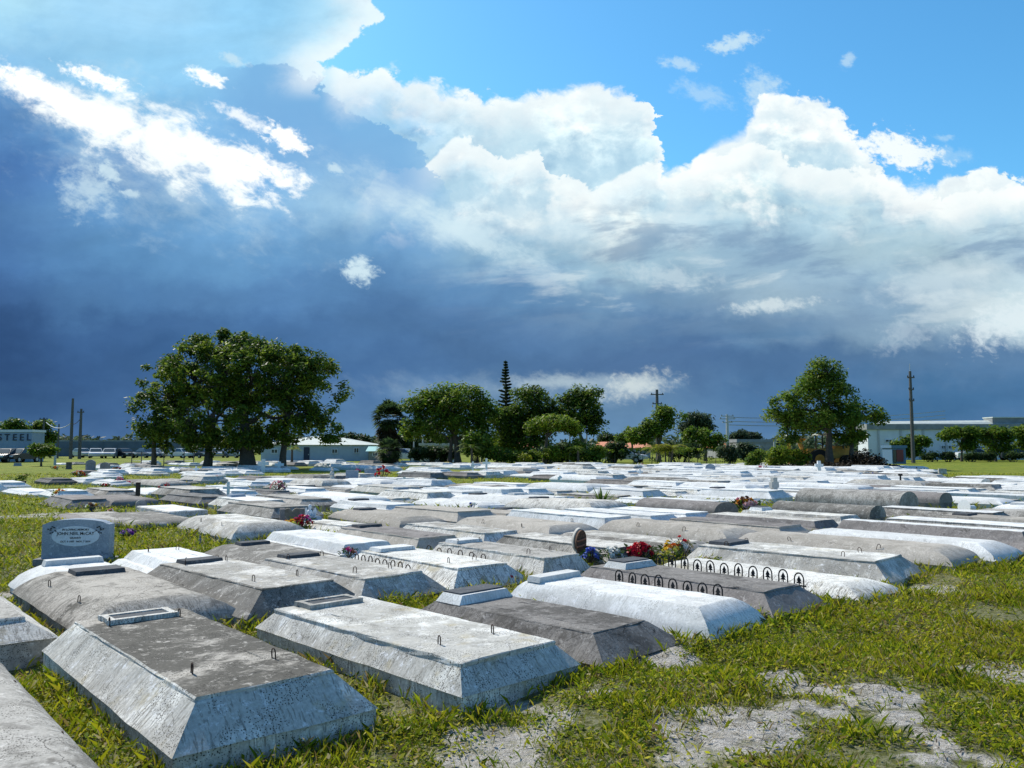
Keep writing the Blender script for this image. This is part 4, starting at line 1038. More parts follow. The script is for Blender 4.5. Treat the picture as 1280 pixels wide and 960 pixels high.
hedge(785, 912, 559, 72, 'long clipped hedge with a bright green top behind the graves', 82)
# Norfolk pine
def norfolk(px, depth, y_top, label):
    k = depth/FPX; t = thing('norfolk_pine', far(px, depth, .1), label, 'pine tree'); H = height(y_top, depth)-.1; rg = np.random.default_rng(4)
    mb = MB(); mb.tube([(0, 0, -.2), (.05, 0, H*.5), (0, 0, H)], [.28, .17, .02], 8); q = []; cl = []
    z = H*.22
    while z < H-.1:
        f = (H-z)/(H*.78); r = .06+1.6*f; nb = 8
        for i in range(nb):
            a = rg.uniform(0, 2*math.pi); rr = r*rg.uniform(.75, 1.1)
            tip = Vector((rr*math.cos(a), rr*math.sin(a), z+rr*.22)); mb.tube(qpath((0, 0, z), tip, -.08, 4), [.035, .028, .02, .01], 4)
            for j in range(9):
                u = (j+1.5)/10; cl.append(((Vector((0, 0, z)).lerp(tip, u))+Vector((0, 0, .06)))[:])
        z += .26+.2*f
    leaves('crown', cl, [.10]*len(cl), 16, .085, 9, GREENS['dark'], t, .9); mb.build('trunk', M['bark'], t, True, 60)
norfolk(632, 84, 450, 'tall narrow cone-shaped pine rising above the tree group')
# palms
def fan_palm(px, depth, crown_y, R_, label, skirt=0., tr=.16, n=60, pal='dark', seed=1, name='fan_palm'):
    rg = np.random.default_rng(seed); t = thing(name, far(px, depth, .1), label, 'palm tree'); H = height(crown_y, depth)-.1
    mb = MB(); mb.tube([(0, 0, -.2), (.03, 0, H*.5), (0, 0, H)], [tr*1.3, tr, tr*.9], 8); mb.build('trunk', M['bark'], t, True, 60)
    def fans(nm, cnt, z0, z1, lo, hi, rr, pal_, dn):
        V, C = [], []; P = np.array(pal_)
        for i in range(cnt):
            a = rg.uniform(0, 2*math.pi); e = R(rg.uniform(lo, hi)); d = Vector((math.cos(a)*math.cos(e), math.sin(a)*math.cos(e), math.sin(e)))
            o = Vector((0, 0, rg.uniform(z0, z1))); h = o+d*rr*rg.uniform(.4, .6); s = d.cross(Vector((0, 0, 1))).normalized(); u = s.cross(d)
            c = P[rg.integers(0, len(P))]*rg.uniform(.7, 1.3)
            for j in range(13):
                b = R(-80+160*j/12); dd = (d*math.cos(b)+s*math.sin(b)+u*rg.normal(0, .12)).normalized(); L = rr*rg.uniform(.45, .62)
                tip = h+dd*L+Vector((0, 0, -dn*L)); w = dd.cross(u)*.045*rr
                m_ = h+dd*L*.55+Vector((0, 0, -dn*L*.15)); V.append([h, m_+w, tip, m_-w]); C.append(c)
        V = np.array([[tuple(p) for p in q] for q in V]); fastmesh(nm, V.reshape(-1, 3), np.arange(len(V)*4).reshape(-1, 4), M['leaf'], t, np.array(C))
    fans('crown', n, H-.15, H+.15, -35, 85, R_, GREENS[pal], .25)
    if skirt: fans('dead_frond_skirt', int(n*1.3), H-skirt, H-.1, -85, -25, R_*.8, [(.05, .045, .03), (.075, .065, .045), (.035, .035, .022)], .3)
fan_palm(487, 78, 525, 2.0, 'shaggy fan palm with a thick skirt of dead fronds', 3.0, .2, 70, seed=2)
fan_palm(488, 66, 564, 1.15, 'short stout fan palm in front of the shaggy palm', .6, .2, 40, seed=3)
def feather_palm(px, depth, crown_y, Rr, label, n=16, pal='mid', seed=1, tr=.1, stems=1, name='feather_palm'):
    rg = np.random.default_rng(seed); t = thing(name, far(px, depth, .1), label, 'palm tree'); V, C = [], []; P = np.array(GREENS[pal]); mb = MB()
    for sidx in range(stems):
        H = (height(crown_y, depth)-.1)*rg.uniform(.8, 1.05) if stems > 1 else height(crown_y, depth)-.1; ox, oy = (rg.normal(0, Rr*.35), rg.normal(0, Rr*.3)) if stems > 1 else (0, 0)
        mb.tube([(ox*.5, oy*.5, -.2), (ox, oy, H)], [tr*1.2, tr*.8], 7)
        for i in range(n):
            a = rg.uniform(0, 2*math.pi); e = R(rg.uniform(5, 75)); L = Rr*rg.uniform(.8, 1.15); c = P[rg.integers(0, 4)]*rg.uniform(.75, 1.25)
            p0 = Vector((ox, oy, H)); d = Vector((math.cos(a), math.sin(a), 0)); mid = p0+d*L*.5*math.cos(e)+Vector((0, 0, L*.55*math.sin(e)+.1)); tip = p0+d*L*(.6+.4*math.cos(e))+Vector((0, 0, L*.5*math.sin(e)-L*.35))
            prev = p0; s = d.cross(Vector((0, 0, 1)))
            for j in range(1, 13):
                u = j/12; p = p0*(1-u)**2+mid*2*u*(1-u)+tip*u*u; dd = (p-prev).normalized(); ll = L*.30*math.sin(math.pi*min(1, u*.85+.12))
                for sg in (-1, 1):
                    q = p+(s*sg*.8+dd*.6+Vector((0, 0, -.35))).normalized()*ll; w = dd*.035*Rr
                    V.append([tuple(p-w), tuple(p.lerp(q, .5)+w*.7), tuple(q), tuple(p.lerp(q, .5)-w*.7)]); C.append(c*rg.uniform(.85, 1.15))
                prev = p
    V = np.array(V); fastmesh('crown', V.reshape(-1, 3), np.arange(len(V)*4).reshape(-1, 4), M['leaf'], t, np.array(C)); mb.build('trunk', M['bark'], t, True, 60)
feather_palm(832, 66, 562, 1.5, 'yellow green clustered palm in front of the clipped hedge', 15, 'lime', 5, .06, 5)
feather_palm(367, 72, 562, 1.05, 'small yellowish palm in front of the long pale house', 16, 'lime', 6)
feather_palm(479, 74, 566, .9, 'small dark palm left of the short stout palm', 14, 'mid', 7)
feather_palm(722, 67, 563, 1.3, 'green feathery palm with thin stem left of the hedge', 16, 'mid', 8)
feather_palm(590, 67, 560, 1.4, 'broad feathery palm in front of the twin tree trunks', 16, 'mid', 9)
# far tree line
def treeline():
    rg = np.random.default_rng(77); cs, rs = [], []
    for i in range(1100):
        px = rg.uniform(-260, 1560); d = rg.uniform(165, 240)
        h = 1.6+3.4*float(fbm(px/60., d/70., 61, 3))
        p = far(px, d, 0); cs.append((p.x, p.y, rg.uniform(.3, 1)*h)); rs.append(rg.uniform(1.4, 2.6))
    o = leaves('far_treeline', cs, rs, 26, .75, 78, GREENS['blue'], None, .7); tag(o, 'low far tree line along the horizon', 'trees', kind='stuff')
treeline()
# ------------------------------------------------------------------ buildings, poles, vehicles
M['wallwhite'] = simple('painted_wall', (.62, .65, .68), .8, 0, .08, 1.2)
M['wallblue'] = simple('pale_blue_wall', (.40, .46, .52), .8, 0, .1, 1.2)
M['roofgrey'] = simple('grey_roof', (.22, .24, .26), .7, 0, .15, 2)
M['roofpale'] = simple('pale_green_grey_roof', (.50, .53, .48), .7, 0, .1, 2)
M['roofteal'] = simple('teal_roof', (.30, .55, .52), .6, 0, .1, 2)
M['rooforange'] = simple('orange_roof_tiles', (.62, .24, .13), .8, 0, .2, 4)
M['bluepaint'] = simple('navy_paint', (.02, .03, .06), .5)
M['concretefar'] = simple('grey_concrete_wall', (.24, .25, .25), .9, 0, .2, 1.5)
M['deck'] = simple('overpass_concrete', (.10, .13, .17), .9, 0, .2, .6)
M['glass'] = simple('window_glass', (.02, .03, .04), .15, 0, .1, 3, 0, .6)
M['tyre'] = simple('tyre_rubber', (.015, .015, .016), .8)
M['yellow'] = simple('yellow_machine_paint', (.50, .24, .03), .5, 0, .3, 3)
M['red'] = simple('red_paint', (.16, .03, .03), .5)
M['steelwall'] = simple('blue_grey_steel_wall', (.24, .31, .40), .75, 0, .1, 1.2)
M['kiosk'] = simple('blue_paint', (.08, .16, .26), .6)
M['polewood'] = simple('pole_wood', (.10, .095, .09), .9, 0, .3, 8)
M['polepale'] = simple('pole_concrete', (.42, .43, .44), .9, 0, .12, 4)
M['galv'] = simple('galvanised_steel', (.45, .47, .5), .5, .6, .1, 8)
def building(name, x0, x1, y_eave, depth, dp, label, wall, roof=None, y_ridge=None, kind='flat', windows=(), doors=(), over=.3, cat='building', base=0., gable=False):
    """x0,x1,y_*: how wide and tall it stands at that depth"""
    k = depth/FPX; w = (x1-x0)*k; h = height(y_eave, depth)-base; t = thing(name, far((x0+x1)/2, depth, base), label, cat)
    mb = MB(); mb.box((0, dp/2, h/2-.1), (w, dp, h+.2)); mb.build('wall', M[wall], t)
    if roof:
        rh = height(y_ridge, depth)-base-h if y_ridge else .25; mb = MB(); ww, dd = w/2+over, dp/2+over
        if kind == 'hip':
            r_ = max(ww-dd, .2)
            mb.add([(-ww, -over, h), (ww, -over, h), (ww, dp+over, h), (-ww, dp+over, h), (-r_, dp/2, h+rh), (r_, dp/2, h+rh)], [(0, 1, 5, 4), (1, 2, 5), (2, 3, 4, 5), (3, 0, 4), (3, 2, 1, 0)])
        elif kind == 'gable':
            mb.add([(-ww, -over, h), (ww, -over, h), (ww, dp+over, h), (-ww, dp+over, h), (-ww, dp/2, h+rh), (ww, dp/2, h+rh)], [(0, 1, 5, 4), (2, 3, 4, 5), (1, 2, 5), (3, 0, 4), (3, 2, 1, 0)])
        else: mb.box((0, dp/2, h+rh/2), (w+2*over, dp+2*over, rh))
        mb.build('roof', M[roof], t)
    for (wx, wy, ww, wh) in windows:
        fr = MB(); cx = (wx-(x0+x1)/2)*k; cz = height(wy, depth)-base; a, b = ww*k, wh*k
        for px_, pz, dx, dz in ((0, b/2, a+.12, .07), (0, -b/2, a+.12, .07), (-a/2, 0, .07, b-.07), (a/2, 0, .07, b-.07), (0, 0, .05, b-.07)): fr.box((cx+px_, -.04, cz+pz), (dx, .1, dz))
        f = fr.build('window', M['wallwhite'], t); g = MB(); g.box((cx, -.005, cz), (a, .02, b)); g.build('pane', M['glass'], f)
    for (wx, y0_, y1_, ww, mat) in doors:
        cx = (wx-(x0+x1)/2)*k; z1 = height(y0_, depth)-base; g = MB(); g.box((cx, -.03, z1/2), (ww*k, .08, z1)); d_ = g.build('door', M[mat], t)
        g = MB(); g.box((cx+ww*k*.35, -.1, z1*.5), (.06, .06, .14)); g.build('handle', M['galv'], d_)
    return t, k, h
def lettering(text, size, mat, parent, loc, rot=(R(90), 0, 0), ext=.02, name='lettering', align='CENTER', bold=0., sx=1.):
    cu = bpy.data.curves.new('lettering', 'FONT'); cu.body = text; cu.size = size; cu.extrude = ext; cu.align_x = align; cu.align_y = 'CENTER'; cu.offset = bold
    o = bpy.data.objects.new('lettering_curve', cu); COL.objects.link(o)
    dg = bpy.context.evaluated_depsgraph_get(); me = bpy.data.meshes.new_from_object(o.evaluated_get(dg)); bpy.data.objects.remove(o); me.name = name
    me.materials.clear(); me.materials.append(mat)
    q = link(name, me, parent); q.location = loc; q.rotation_euler = rot; q.scale = (sx, 1, 1); return q
# white building with the word STEEL
t, k, h = building('steel_building', -90, 43, 540, 88, 2.4, 'pale blue grey building lettered STEEL at the left edge', 'steelwall', 'wallwhite', None, 'flat', over=.1)
q = lettering('S T E E L', 9.2*k*1.25, M['bluepaint'], t, ((21.5-(43-90)/2)*k, -.05, height(547, 88)), bold=.012, sx=.98)
building('house', 328, 462, 556, 92, 9, 'long pale house with a light hipped roof behind the huge tree', 'wallblue', 'roofpale', 545, 'hip', windows=[(345, 564, 8, 5), (420, 564, 7, 5), (447, 563, 6, 6)], doors=[(385, 559, 572, 7, 'bluepaint')])
building('kiosk', 462, 482, 564, 90, 3, 'small hut with a pale teal roof left of the short palm', 'concretefar', 'roofteal', 558, 'gable', windows=[(470, 568, 6, 4)])
building('cabin', 526, 566, 557, 82, 5, 'white flat-roofed cabin behind the trees left of centre', 'wallwhite', 'wallwhite', None, 'flat', over=.15, windows=[(532, 562, 3.5, 5), (552, 562, 9, 6)], doors=[(541, 559, 578, 7, 'glass')])
for x0, x1, ye, yr, dp, lab in [(638, 668, 559, 553, 120, 'orange roofed house seen behind the dark tree'), (752, 776, 559, 552, 125, 'orange roofed house above the short hedge'), (779, 812, 560, 552, 118, 'orange roofed house with a grey wing above the long hedge'), (896, 910, 560, 551, 122, 'small orange roofed house behind the right end of the hedge')]:
    building('house', x0, x1, ye, dp, 8, lab, 'concretefar', 'rooforange', yr, 'gable', windows=[((x0+x1)/2, 563, 5, 4)])
building('storage_shed', 920, 968, 553, 118, 10, 'long grey shed left of the large right tree', 'concretefar', 'roofgrey', 549, 'flat', over=.1, windows=[(945, 558, 5, 3)])
# warehouse: long white hall, grey fascia, lighter roof rising behind
t, k, h = building('warehouse', 1082, 1420, 537, 104, 3, 'long white warehouse with grey fascia on the right', 'wallwhite', None, windows=[(1108, 551, 9, 3), (1176, 559, 6, 4), (1185, 559, 7, 4), (1222, 560, 10, 4), (1262, 558, 10, 5)], doors=[(1150, 560, 574, 9, 'wallblue')])
w = (1420-1082)*k; mb = MB(); h2 = height(530, 104); mb.box((0, 1.5, (h+h2)/2), (w+.4, 3.5, h2-h)); mb.build('fascia', M['concretefar'], t)
mb = MB(); mb.add([(-w/2+1.5, .6, h2), (w/2, .6, h2), (w/2, 2.8, h2), (-w/2+1.5, 2.8, h2), (-w/2+2.5, 1.7, h2+.4), (w/2, 1.7, h2+.7)], [(0, 1, 5, 4), (2, 3, 4, 5), (3, 0, 4), (1, 2, 5), (3, 2, 1, 0)]); mb.build('roof', M['roofpale'], t)
mb = MB(); mb.box(((1345-1251)*k, 1.7, h2+.4), (205*k, 2, .8)); mb.build('roof_block', M['concretefar'], t)
mb = MB(); mb.box(((1345-1251)*k, 1.7, h2+.86), (206*k, 2.3, .14)); mb.build('roof_edge', M['roofpale'], t)
for px in range(1095, 1420, 28):
    mb = MB(); mb.box(((px-1251)*k, -.06, h/2), (.22, .12, h)); mb.build('downpipe', M['polepale'], t)
t, k, h = building('kiosk', 1112, 1129, 560, 76, 2, 'blue kiosk with a red panel beside the brush pile', 'kiosk', 'kiosk', None, 'flat', over=.1)
mb = MB(); mb.box((.05, -.06, .85), (.62, .1, 1.1)); mb.build('vending_panel', M['red'], t); mb = MB(); mb.box((-.42, -.03, .8), (.3, .06, 1.2)); mb.build('window', M['glass'], t)
# overpass
D = 165; t = thing('overpass', far(130, D, 0), 'dark blue grey overpass deck crossing behind the left trees', 'bridge'); k = D/FPX
mb = MB(); mb.box((0, 0, (height(552, D)+height(561, D))/2), (190*k, 9, height(552, D)-height(561, D))); mb.build('deck', M['deck'], t)
mb = MB(); mb.box((0, -4.45, height(552, D)+.12), (190*k, .1, .25)); mb.build('parapet', M['concretefar'], t)
for px in (60, 95, 130, 165, 200): mb = MB(); mb.box(((px-130)*k, 0, height(561, D)/2), (1., 5, height(561, D))); mb.build('pier', M['concretefar'], t)
# boundary wall and wire fence behind the cars
t = thing('boundary_wall', far(170, 142, 0), 'low dark wall behind the row of parked cars', 'wall'); k = 142/FPX
mb = MB(); mb.box((0, 0, .7), (270*k, .25, 1.5)); mb.build('wall_panel', M['deck'], t)
mb = MB(); mb.box((0, 0, 1.49), (270*k, .35, .1)); mb.build('coping', M['deck'], t)
t = thing('wire_fence', far(205, 66, .1), 'thin dark wire fence on posts under the huge tree', 'fence'); k = 66/FPX
for px in (168, 180, 208, 233, 245): mb = MB(); mb.tube([((px-205)*k, 0, -.1), ((px-205)*k, 0, 1.15)], .035, 6); mb.build('post', M['polewood'], t)
for z in (.45, 1.05): mb = MB(); mb.tube([(-37*k, 0, z), (40*k, 0, z)], .012, 4); mb.build('wire', M['galv'], t)
# poles and wires
def pole(px, y_top, depth, label, r=.14, mat='polewood', arms=(), name='utility_pole', extra=None):
    H = height(y_top, depth); t = thing(name, far(px, depth, 0), label, 'pole'); mb = MB(); mb.tube([(0, 0, -.3), (0, 0, H*.5), (0, 0, H)], [r*1.15, r, r*.75], 8); mb.build('shaft', M[mat], t, True)
    for f, w in arms:
        mb = MB(); mb.box((0, -.12, H*f), (w, .1, .12)); a = mb.build('crossarm', M[mat], t)
        for s in (-1, 1): mb = MB(); mb.lathe((s*w*.42, -.12, H*f+.06), [(.05, 0), (.07, .06), (.03, .16)], 6); mb.build('insulator', M['glass'], a)
    return t, H
pole(92, 498, 110, 'taller of the two dark bare poles at left', .2)
pole(103, 511, 110, 'shorter of the two dark bare poles at left', .2, arms=((.93, .9),))
pole(57, 522, 120, 'short thin pole behind the sparse tree at left', .16, arms=((.96, 1.2),))
pole(76, 530, 115, 'thin lamp pole left of the two dark poles', .12)
pole(821, 487, 100, 'tall dark pole rising behind the lopsided tree', .22, arms=((.93, 1.6), (.8, 1.2)))
t, H1 = pole(908, 518, 112, 'pale pole carrying three wires left of the large right tree', .22, 'polepale', arms=((.96, 1.8), (.9, 2.2), (.82, 1.4)))
t, H2 = pole(1138, 464, 80, 'tallest grey pole standing in front of the warehouse', .17, 'polewood', arms=((.93, .7), (.8, .5), (.68, .5)))
mb = MB(); mb.tube([(0, 0, H2-.05), (0, 0, H2+.75)], .035, 6); mb.build('tip_rod', M['galv'], t)
for px, yt, lab in [(529, 530, 'thin pole left of the broad leafy tree'), (602, 538, 'thin pale pole in front of the tree group'), (712, 544, 'thin pale post right of the flat-topped tree, the left one'), (733, 543, 'thin pale post under the airy dark tree'), (518, 545, 'short thin pole behind the shaggy palm')]:
    pole(px, yt, 78 if px > 560 else 95, lab, .08, 'polepale')
pole(73, 560, 70, 'short pale post by the parked cars at left', .1, 'wallblue')
pole(966, 552, 75, 'pale post left of the yellow digger', .12, 'polepale')
for i, py in enumerate((521.5, 526.5, 531)):
    mb = MB(); a = far(908, 112, height(py, 112)); b = far(1180, 140, height(py-8, 140)); mb.tube(qpath(a, b, -1.2, 12), .055, 4)
    o = mb.build('power_line', M['galv']); tag(o, f"{['upper', 'middle', 'lower'][i]} of the three wires strung from the pale pole", 'cable', 'wires on the pale pole')
mb = MB(); mb.tube(qpath(far(92, 110, height(528, 110)), far(60, 118, height(528, 118)), -1.6, 10), .05, 4); tag(mb.build('power_line', M['galv']), 'slack wire sagging between the dark pole and the thin left pole', 'cable')
mb = MB(); mb.tube(qpath(far(103, 110, height(522, 110)), far(92, 110, height(530, 110)), -.6, 8), .04, 4); tag(mb.build('power_line', M['black']), 'short dark wire between the two dark poles', 'cable')
# parked cars
def car_parts(paint):
    body = MB(); W = 1.76
    prof = [(-2.15, .35), (-2.2, .62), (-2.05, .78), (-1.15, .92), (-.45, 1.38), (.75, 1.42), (1.55, 1.0), (2.1, .95), (2.18, .6), (2.12, .33)]
    low = [(-2.15, .35), (-2.2, .62), (-2.05, .78), (-1.15, .90), (1.55, .98), (2.1, .93), (2.18, .6), (2.12, .33)]
    body.prism(low, (-W/2, 0, 0), (0, 1, 0), (0, 0, 1), (1, 0, 0), W)
    cab = MB(); a = [(-1.15, .90), (-.45, 1.40), (.75, 1.43), (1.55, .98)]
    cab.add([(-W/2+.05+i_, y, z) for y, z in a for i_ in ((.12, 0)[z < 1.2],)]+[(W/2-.05-(.12, 0)[z < 1.2], y, z) for y, z in a], [(0, 1, 2, 3), (7, 6, 5, 4), (0, 4, 5, 1), (1, 5, 6, 2), (2, 6, 7, 3), (3, 7, 4, 0)])
    gl = MB()
    gl.add([(-W/2+.12, -1.10, .95), (W/2-.12, -1.10, .95), (W/2-.24, -.52, 1.36), (-W/2+.24, -.52, 1.36)], [(0, 1, 2, 3)])
    gl.v = [(x, y-.02, z+.012) for x, y, z in gl.v]
    for s in (-1, 1):
        gl.add([(s*(W/2-.03), -.95, .97), (s*(W/2-.03), 1.35, 1.02), (s*(W/2-.155), .68, 1.37), (s*(W/2-.155), -.38, 1.35)], [(0, 1, 2, 3)])
    rw = MB(); rw.add([(-W/2+.12, 1.52, 1.03), (W/2-.12, 1.52, 1.03), (W/2-.24, .86, 1.40), (-W/2+.24, .86, 1.40)], [(0, 1, 2, 3)])
    return body, cab, gl, rw
M['carwhite'] = simple('white_car_paint', (.58, .6, .62), .35, 0, .03, 2, 0, .5)
M['carsilver'] = simple('silver_car_paint', (.42, .44, .47), .3, .5, .05, 2, 0, .5)
M['cardark'] = simple('dark_car_paint', (.03, .035, .045), .3, 0, .05, 2, 0, .5)
M['carblue'] = simple('blue_car_paint', (.06, .12, .22), .3, 0, .05, 2, 0, .5)
def car(px, depth, rz, mat, label, group='cars parked behind the graves'):
    t = thing('parked_car', far(px, depth, .08), label, 'car', group, rz); body, cab, gl, rw = car_parts(mat)
    body.build('body', M[mat], t, True, 30); cab.build('cabin', M[mat], t); gl.build('window', M['glass'], t); rw.build('rear_window', M['glass'], t)
    for sx in (-1, 1):
        for y in (-1.35, 1.3):
            w_ = MB(); w_.tube([(sx*.66, y, .31), (sx*.89, y, .31)], .31, 14); ty = w_.build('wheel', M['tyre'], t); w_ = MB(); w_.tube([(sx*.885, y, .31), (sx*.9, y, .31)], .18, 10); w_.build('rim', M['galv'], ty)
        l_ = MB(); l_.box((sx*.62, -2.17, .64), (.34, .08, .14)); l_.build('headlight', M['wallwhite'], t)
for i, (px, d, rz, m_, lab) in enumerate([(-8, 82, .2, 'cardark', 'dark car parked before the lettered building, cut by the left edge'), (12, 83, .1, 'cardark', 'dark car parked before the lettered building, second from the left edge'), (30, 84, -.1, 'cardark', 'dark car parked before the lettered building, nearest its right corner'),
    (123, 88, .5, 'carwhite', 'white car with sloping windscreen, left one of the pair behind the two grey headstones'), (141, 87, .3, 'carsilver', 'silver car right behind the two grey headstones'), (158, 89, .9, 'cardark', 'dark car left of the huge tree crown'), (106, 95, .9, 'carsilver', 'silver car half hidden left of the white one'),
    (186, 92, .9, 'carblue', 'dark blue car under the left side of the huge tree'), (206, 93, .8, 'carsilver', 'silver car behind the thin left trunk'), (231, 90, 1.0, 'carwhite', 'white car between the two left trunks of the huge tree'), (252, 90, .9, 'cardark', 'dark car just left of the second trunk of the huge tree'),
    (275, 94, .3, 'carsilver', 'silver car right of the second trunk'), (298, 92, .8, 'carsilver', 'silver car beside the main trunk of the huge tree'), (505, 88, 1.35, 'carsilver', 'silver car behind the palms near the white cabin'), (780, 82, 1.2, 'carwhite', 'white car in the gap between the two hedges'),
    (1215, 96, 1.4, 'carwhite', 'white car in front of the warehouse, left one'), (1240, 97, 1.5, 'carsilver', 'silver car in front of the warehouse under the broad tree'), (1268, 96, 1.45, 'cardark', 'dark car in front of the warehouse near the right edge')]):
    car(px, d+(30 if 100 < px < 320 else 0), rz, m_, lab)
# backhoe digger under the tree
D = 60; k = D/FPX; t = thing('backhoe_digger', far(1020, D, .1), 'old yellow backhoe digger with raised arm under the large right tree', 'digger')
mb = MB(); mb.box((.3, 0, 1.05), (2.6, 1.5, .7)); mb.box((1.6, 0, 1.25), (1.2, 1.1, .7)); mb.build('body', M['yellow'], t)
c = MB()
for sx in (.1, 1.6):
    for sy in (-.65, .65): c.tube([(sx, sy, 1.3), (sx, sy, 2.38)], .05, 6)
cb = c.build('cab', M['black'], t); c = MB(); c.box((.85, 0, 2.44), (1.9, 1.55, .12)); c.build('cab_roof', M['roofpale'], cb)
for sx, r in ((-.3, .7), (1.7, .5)):
    for sy in (-.95, .95): c = MB(); c.tube([(sx, sy-.2, r-.05), (sx, sy+.2, r-.05)], r, 16); w_ = c.build('wheel', M['tyre'], t); c = MB(); c.tube([(sx, sy-.22, r-.05), (sx, sy+.22, r-.05)], r*.5, 10); c.build('rim', M['yellow'], w_)
c = MB(); c.tube([(-1.0, 0, 1.0), (-1.35, 0, 1.9), (-.95, 0, 2.15)], [.16, .17, .14], 6); c.build('boom', M['yellow'], t)
c = MB(); c.tube([(-.95, .1, 2.2), (-1.7, .1, 2.3), (-2.15, .1, 2.0)], [.14, .16, .12], 6); c.tube([(-2.1, .1, 2.1), (-2.05, .1, .9)], [.15, .1], 6); c.build('dipper_arm', M['yellow'], t)
c = MB(); c.prism([(-2.35, 2.32), (-.85, 2.12), (-.85, 2.22), (-2.3, 2.44)], (0, -.3, 0), (1, 0, 0), (0, 0, 1), (0, 1, 0), .8); c.build('arm_guard', M['roofpale'], t)
c = MB(); c.prism([(-2.3, .75), (-1.75, .85), (-1.7, .35), (-2.1, .25)], (0, -.4, 0), (1, 0, 0), (0, 0, 1), (0, 1, 0), .8); c.build('bucket', M['yellow'], t)
# heap of cut branches
t = thing('brush_pile', far(1060, 54, .05), 'dark heap of cut branches below the large right tree', 'brush pile'); rg = np.random.default_rng(8); mb = MB(); cs = []
for i in range(420):
    x = rg.normal(0, 1.5); hmax = max(.25, 1.5*math.exp(-((x-.9)/1.5)**2)+.45*math.exp(-((x+2)/.9)**2)); y = rg.normal(0, .7); z = rg.uniform(0, 1)*hmax*max(.2, 1-abs(y)/1.8)
    th = rg.uniform(0, math.pi); e = rg.normal(0, .45); L = rg.uniform(.3, 1.0); d = Vector((math.cos(th)*math.cos(e), math.sin(th)*math.cos(e), math.sin(e)))*L
    c = Vector((x, y, max(z, .05))); mb.tube([c-d*.5, c+Vector((rg.normal(0, .05), 0, rg.normal(0, .05))), c+d*.5], [.03, .022, .008], 4); cs.append(c[:])
mb.build('branch_tangle', M['bark'], t)
leaves('dead_leaves', cs, [.38]*len(cs), 40, .09, 12, [(.022, .018, .012), (.03, .024, .015), (.016, .016, .010), (.045, .034, .02)], t, .6)
# ------------------------------------------------------------------ headstones, crosses, flowers, small grave goods
M['text'] = simple('engraved_black', (.012, .016, .022), .6)
M['oval'] = simple('pale_granite_panel', (.56, .62, .68), .55, 0, .12, 40)
M['heart'] = simple('brown_stone', (.17, .145, .11), .9, 0, .3, 14, .3)
M['terracotta'] = simple('terracotta', (.28, .11, .06), .8)
M['pot'] = simple('black_pot', (.03, .03, .03), .6)
M['ivory'] = simple('pale_stone', (.46, .44, .40), .85, 0, .15, 12, .3)
M['greystone'] = concrete('grey_headstone', (.30, .31, .32), (.13, .13, .13), .6, .3, .3)
M['brownwreath'] = simple('dried_brown_flowers', (.10, .055, .035), .95, 0, .5, 40, .6)
def tomb_outline(w, h, kind):
    if kind == 'serp':
        q = [(-w/2, 0), (w/2, 0), (w/2, h*.87), (w*.46, h*.88)]+[(w*.46*math.cos(a)*(1 if abs(math.cos(a)) < .9 else .97), h*(.89+.11*math.sin(a)**1.3)) for a in [R(x) for x in range(12, 169, 12)]]+[(-w*.46, h*.88), (-w/2, h*.87)]
        return q
    if kind == 'round': return [(-w/2, 0), (w/2, 0)]+[(w/2*math.cos(a), h-w*.4+w*.4*math.sin(a)) for a in [R(x) for x in range(0, 181, 15)]]
    if kind == 'heart':
        q = []
        for i in range(28):
            a = 2*math.pi*i/28; q.append((w*.031*16*math.sin(a)**3, h*.55+h*.031*(13*math.cos(a)-5*math.cos(2*a)-2*math.cos(3*a)-math.cos(4*a))))
        return q
    return [(-w/2, 0), (w/2, 0), (w/2, h), (-w/2, h)]
def headstone(loc, rz, w, h, th, kind, mat, label, base=None, name='headstone', tilt=0.):
    t = thing(name, loc, label, 'headstone', None, rz); mb = MB(); mb.prism(tomb_outline(w, h, kind), (0, th/2, .0 if not base else base[2]), (1, 0, 0), (0, 0, 1), (0, -1, 0), th); s = mb.build('tablet', M[mat], t); s.rotation_euler[0] = tilt
    mb = MB(); b = base or (w*1.15, th*1.8, .06); mb.box((0, 0, b[2]/2-.05), (b[0], b[1], b[2]+.1)); mb.build('plinth', M[mat] if base is None else M['greystone'], t)
    return t
# the near blue granite stone, facing down the white vault
px0, py0 = 97, 697
ctr = at(97, 698, .12); 
hs = headstone((ctr.x, ctr.y, .08), R(4), .84, .50, .16, 'serp', 'bluegrey', 'blue grey granite headstone with an engraved oval panel at the left', base=(.98, .30, .05))
mb = MB(); n = 28; ov = [(.30*math.cos(2*math.pi*i/n), .13*math.sin(2*math.pi*i/n)) for i in range(n)]
mb.prism(ov, (0, -.082, .335), (1, 0, 0), (0, 0, 1), (0, -1, 0), .004); pn = mb.build('oval_panel', M['oval'], hs)
for tx, sz, dz in [('IN LOVING MEMORY', .036, .082), ('JOHN NEIL McCAY', .056, .032), ('GRANNY', .034, -.024), ('OCT. 9 1957   NOV. 7 2014', .032, -.070)]:
    lettering(tx, sz, M['text'], pn, (0, -.0875, .335+dz), ext=.0012, name='inscription', bold=.0006)
mb = MB()
for s in (-1, 1):
    for i in range(9):
        a = R(35+i*16); c = (s*(.31+.03*math.sin(i*2.1))*math.cos(a)*1.08 if 0 else s*(.27+.045*math.cos(i*1.3)), -.086, .36+.018*i-.02)
        mb.box((c[0]+s*.006*i, -.084, .375+.010*i), (.022, .004, .014), 0)
mb.build('carved_roses', M['text'], hs)
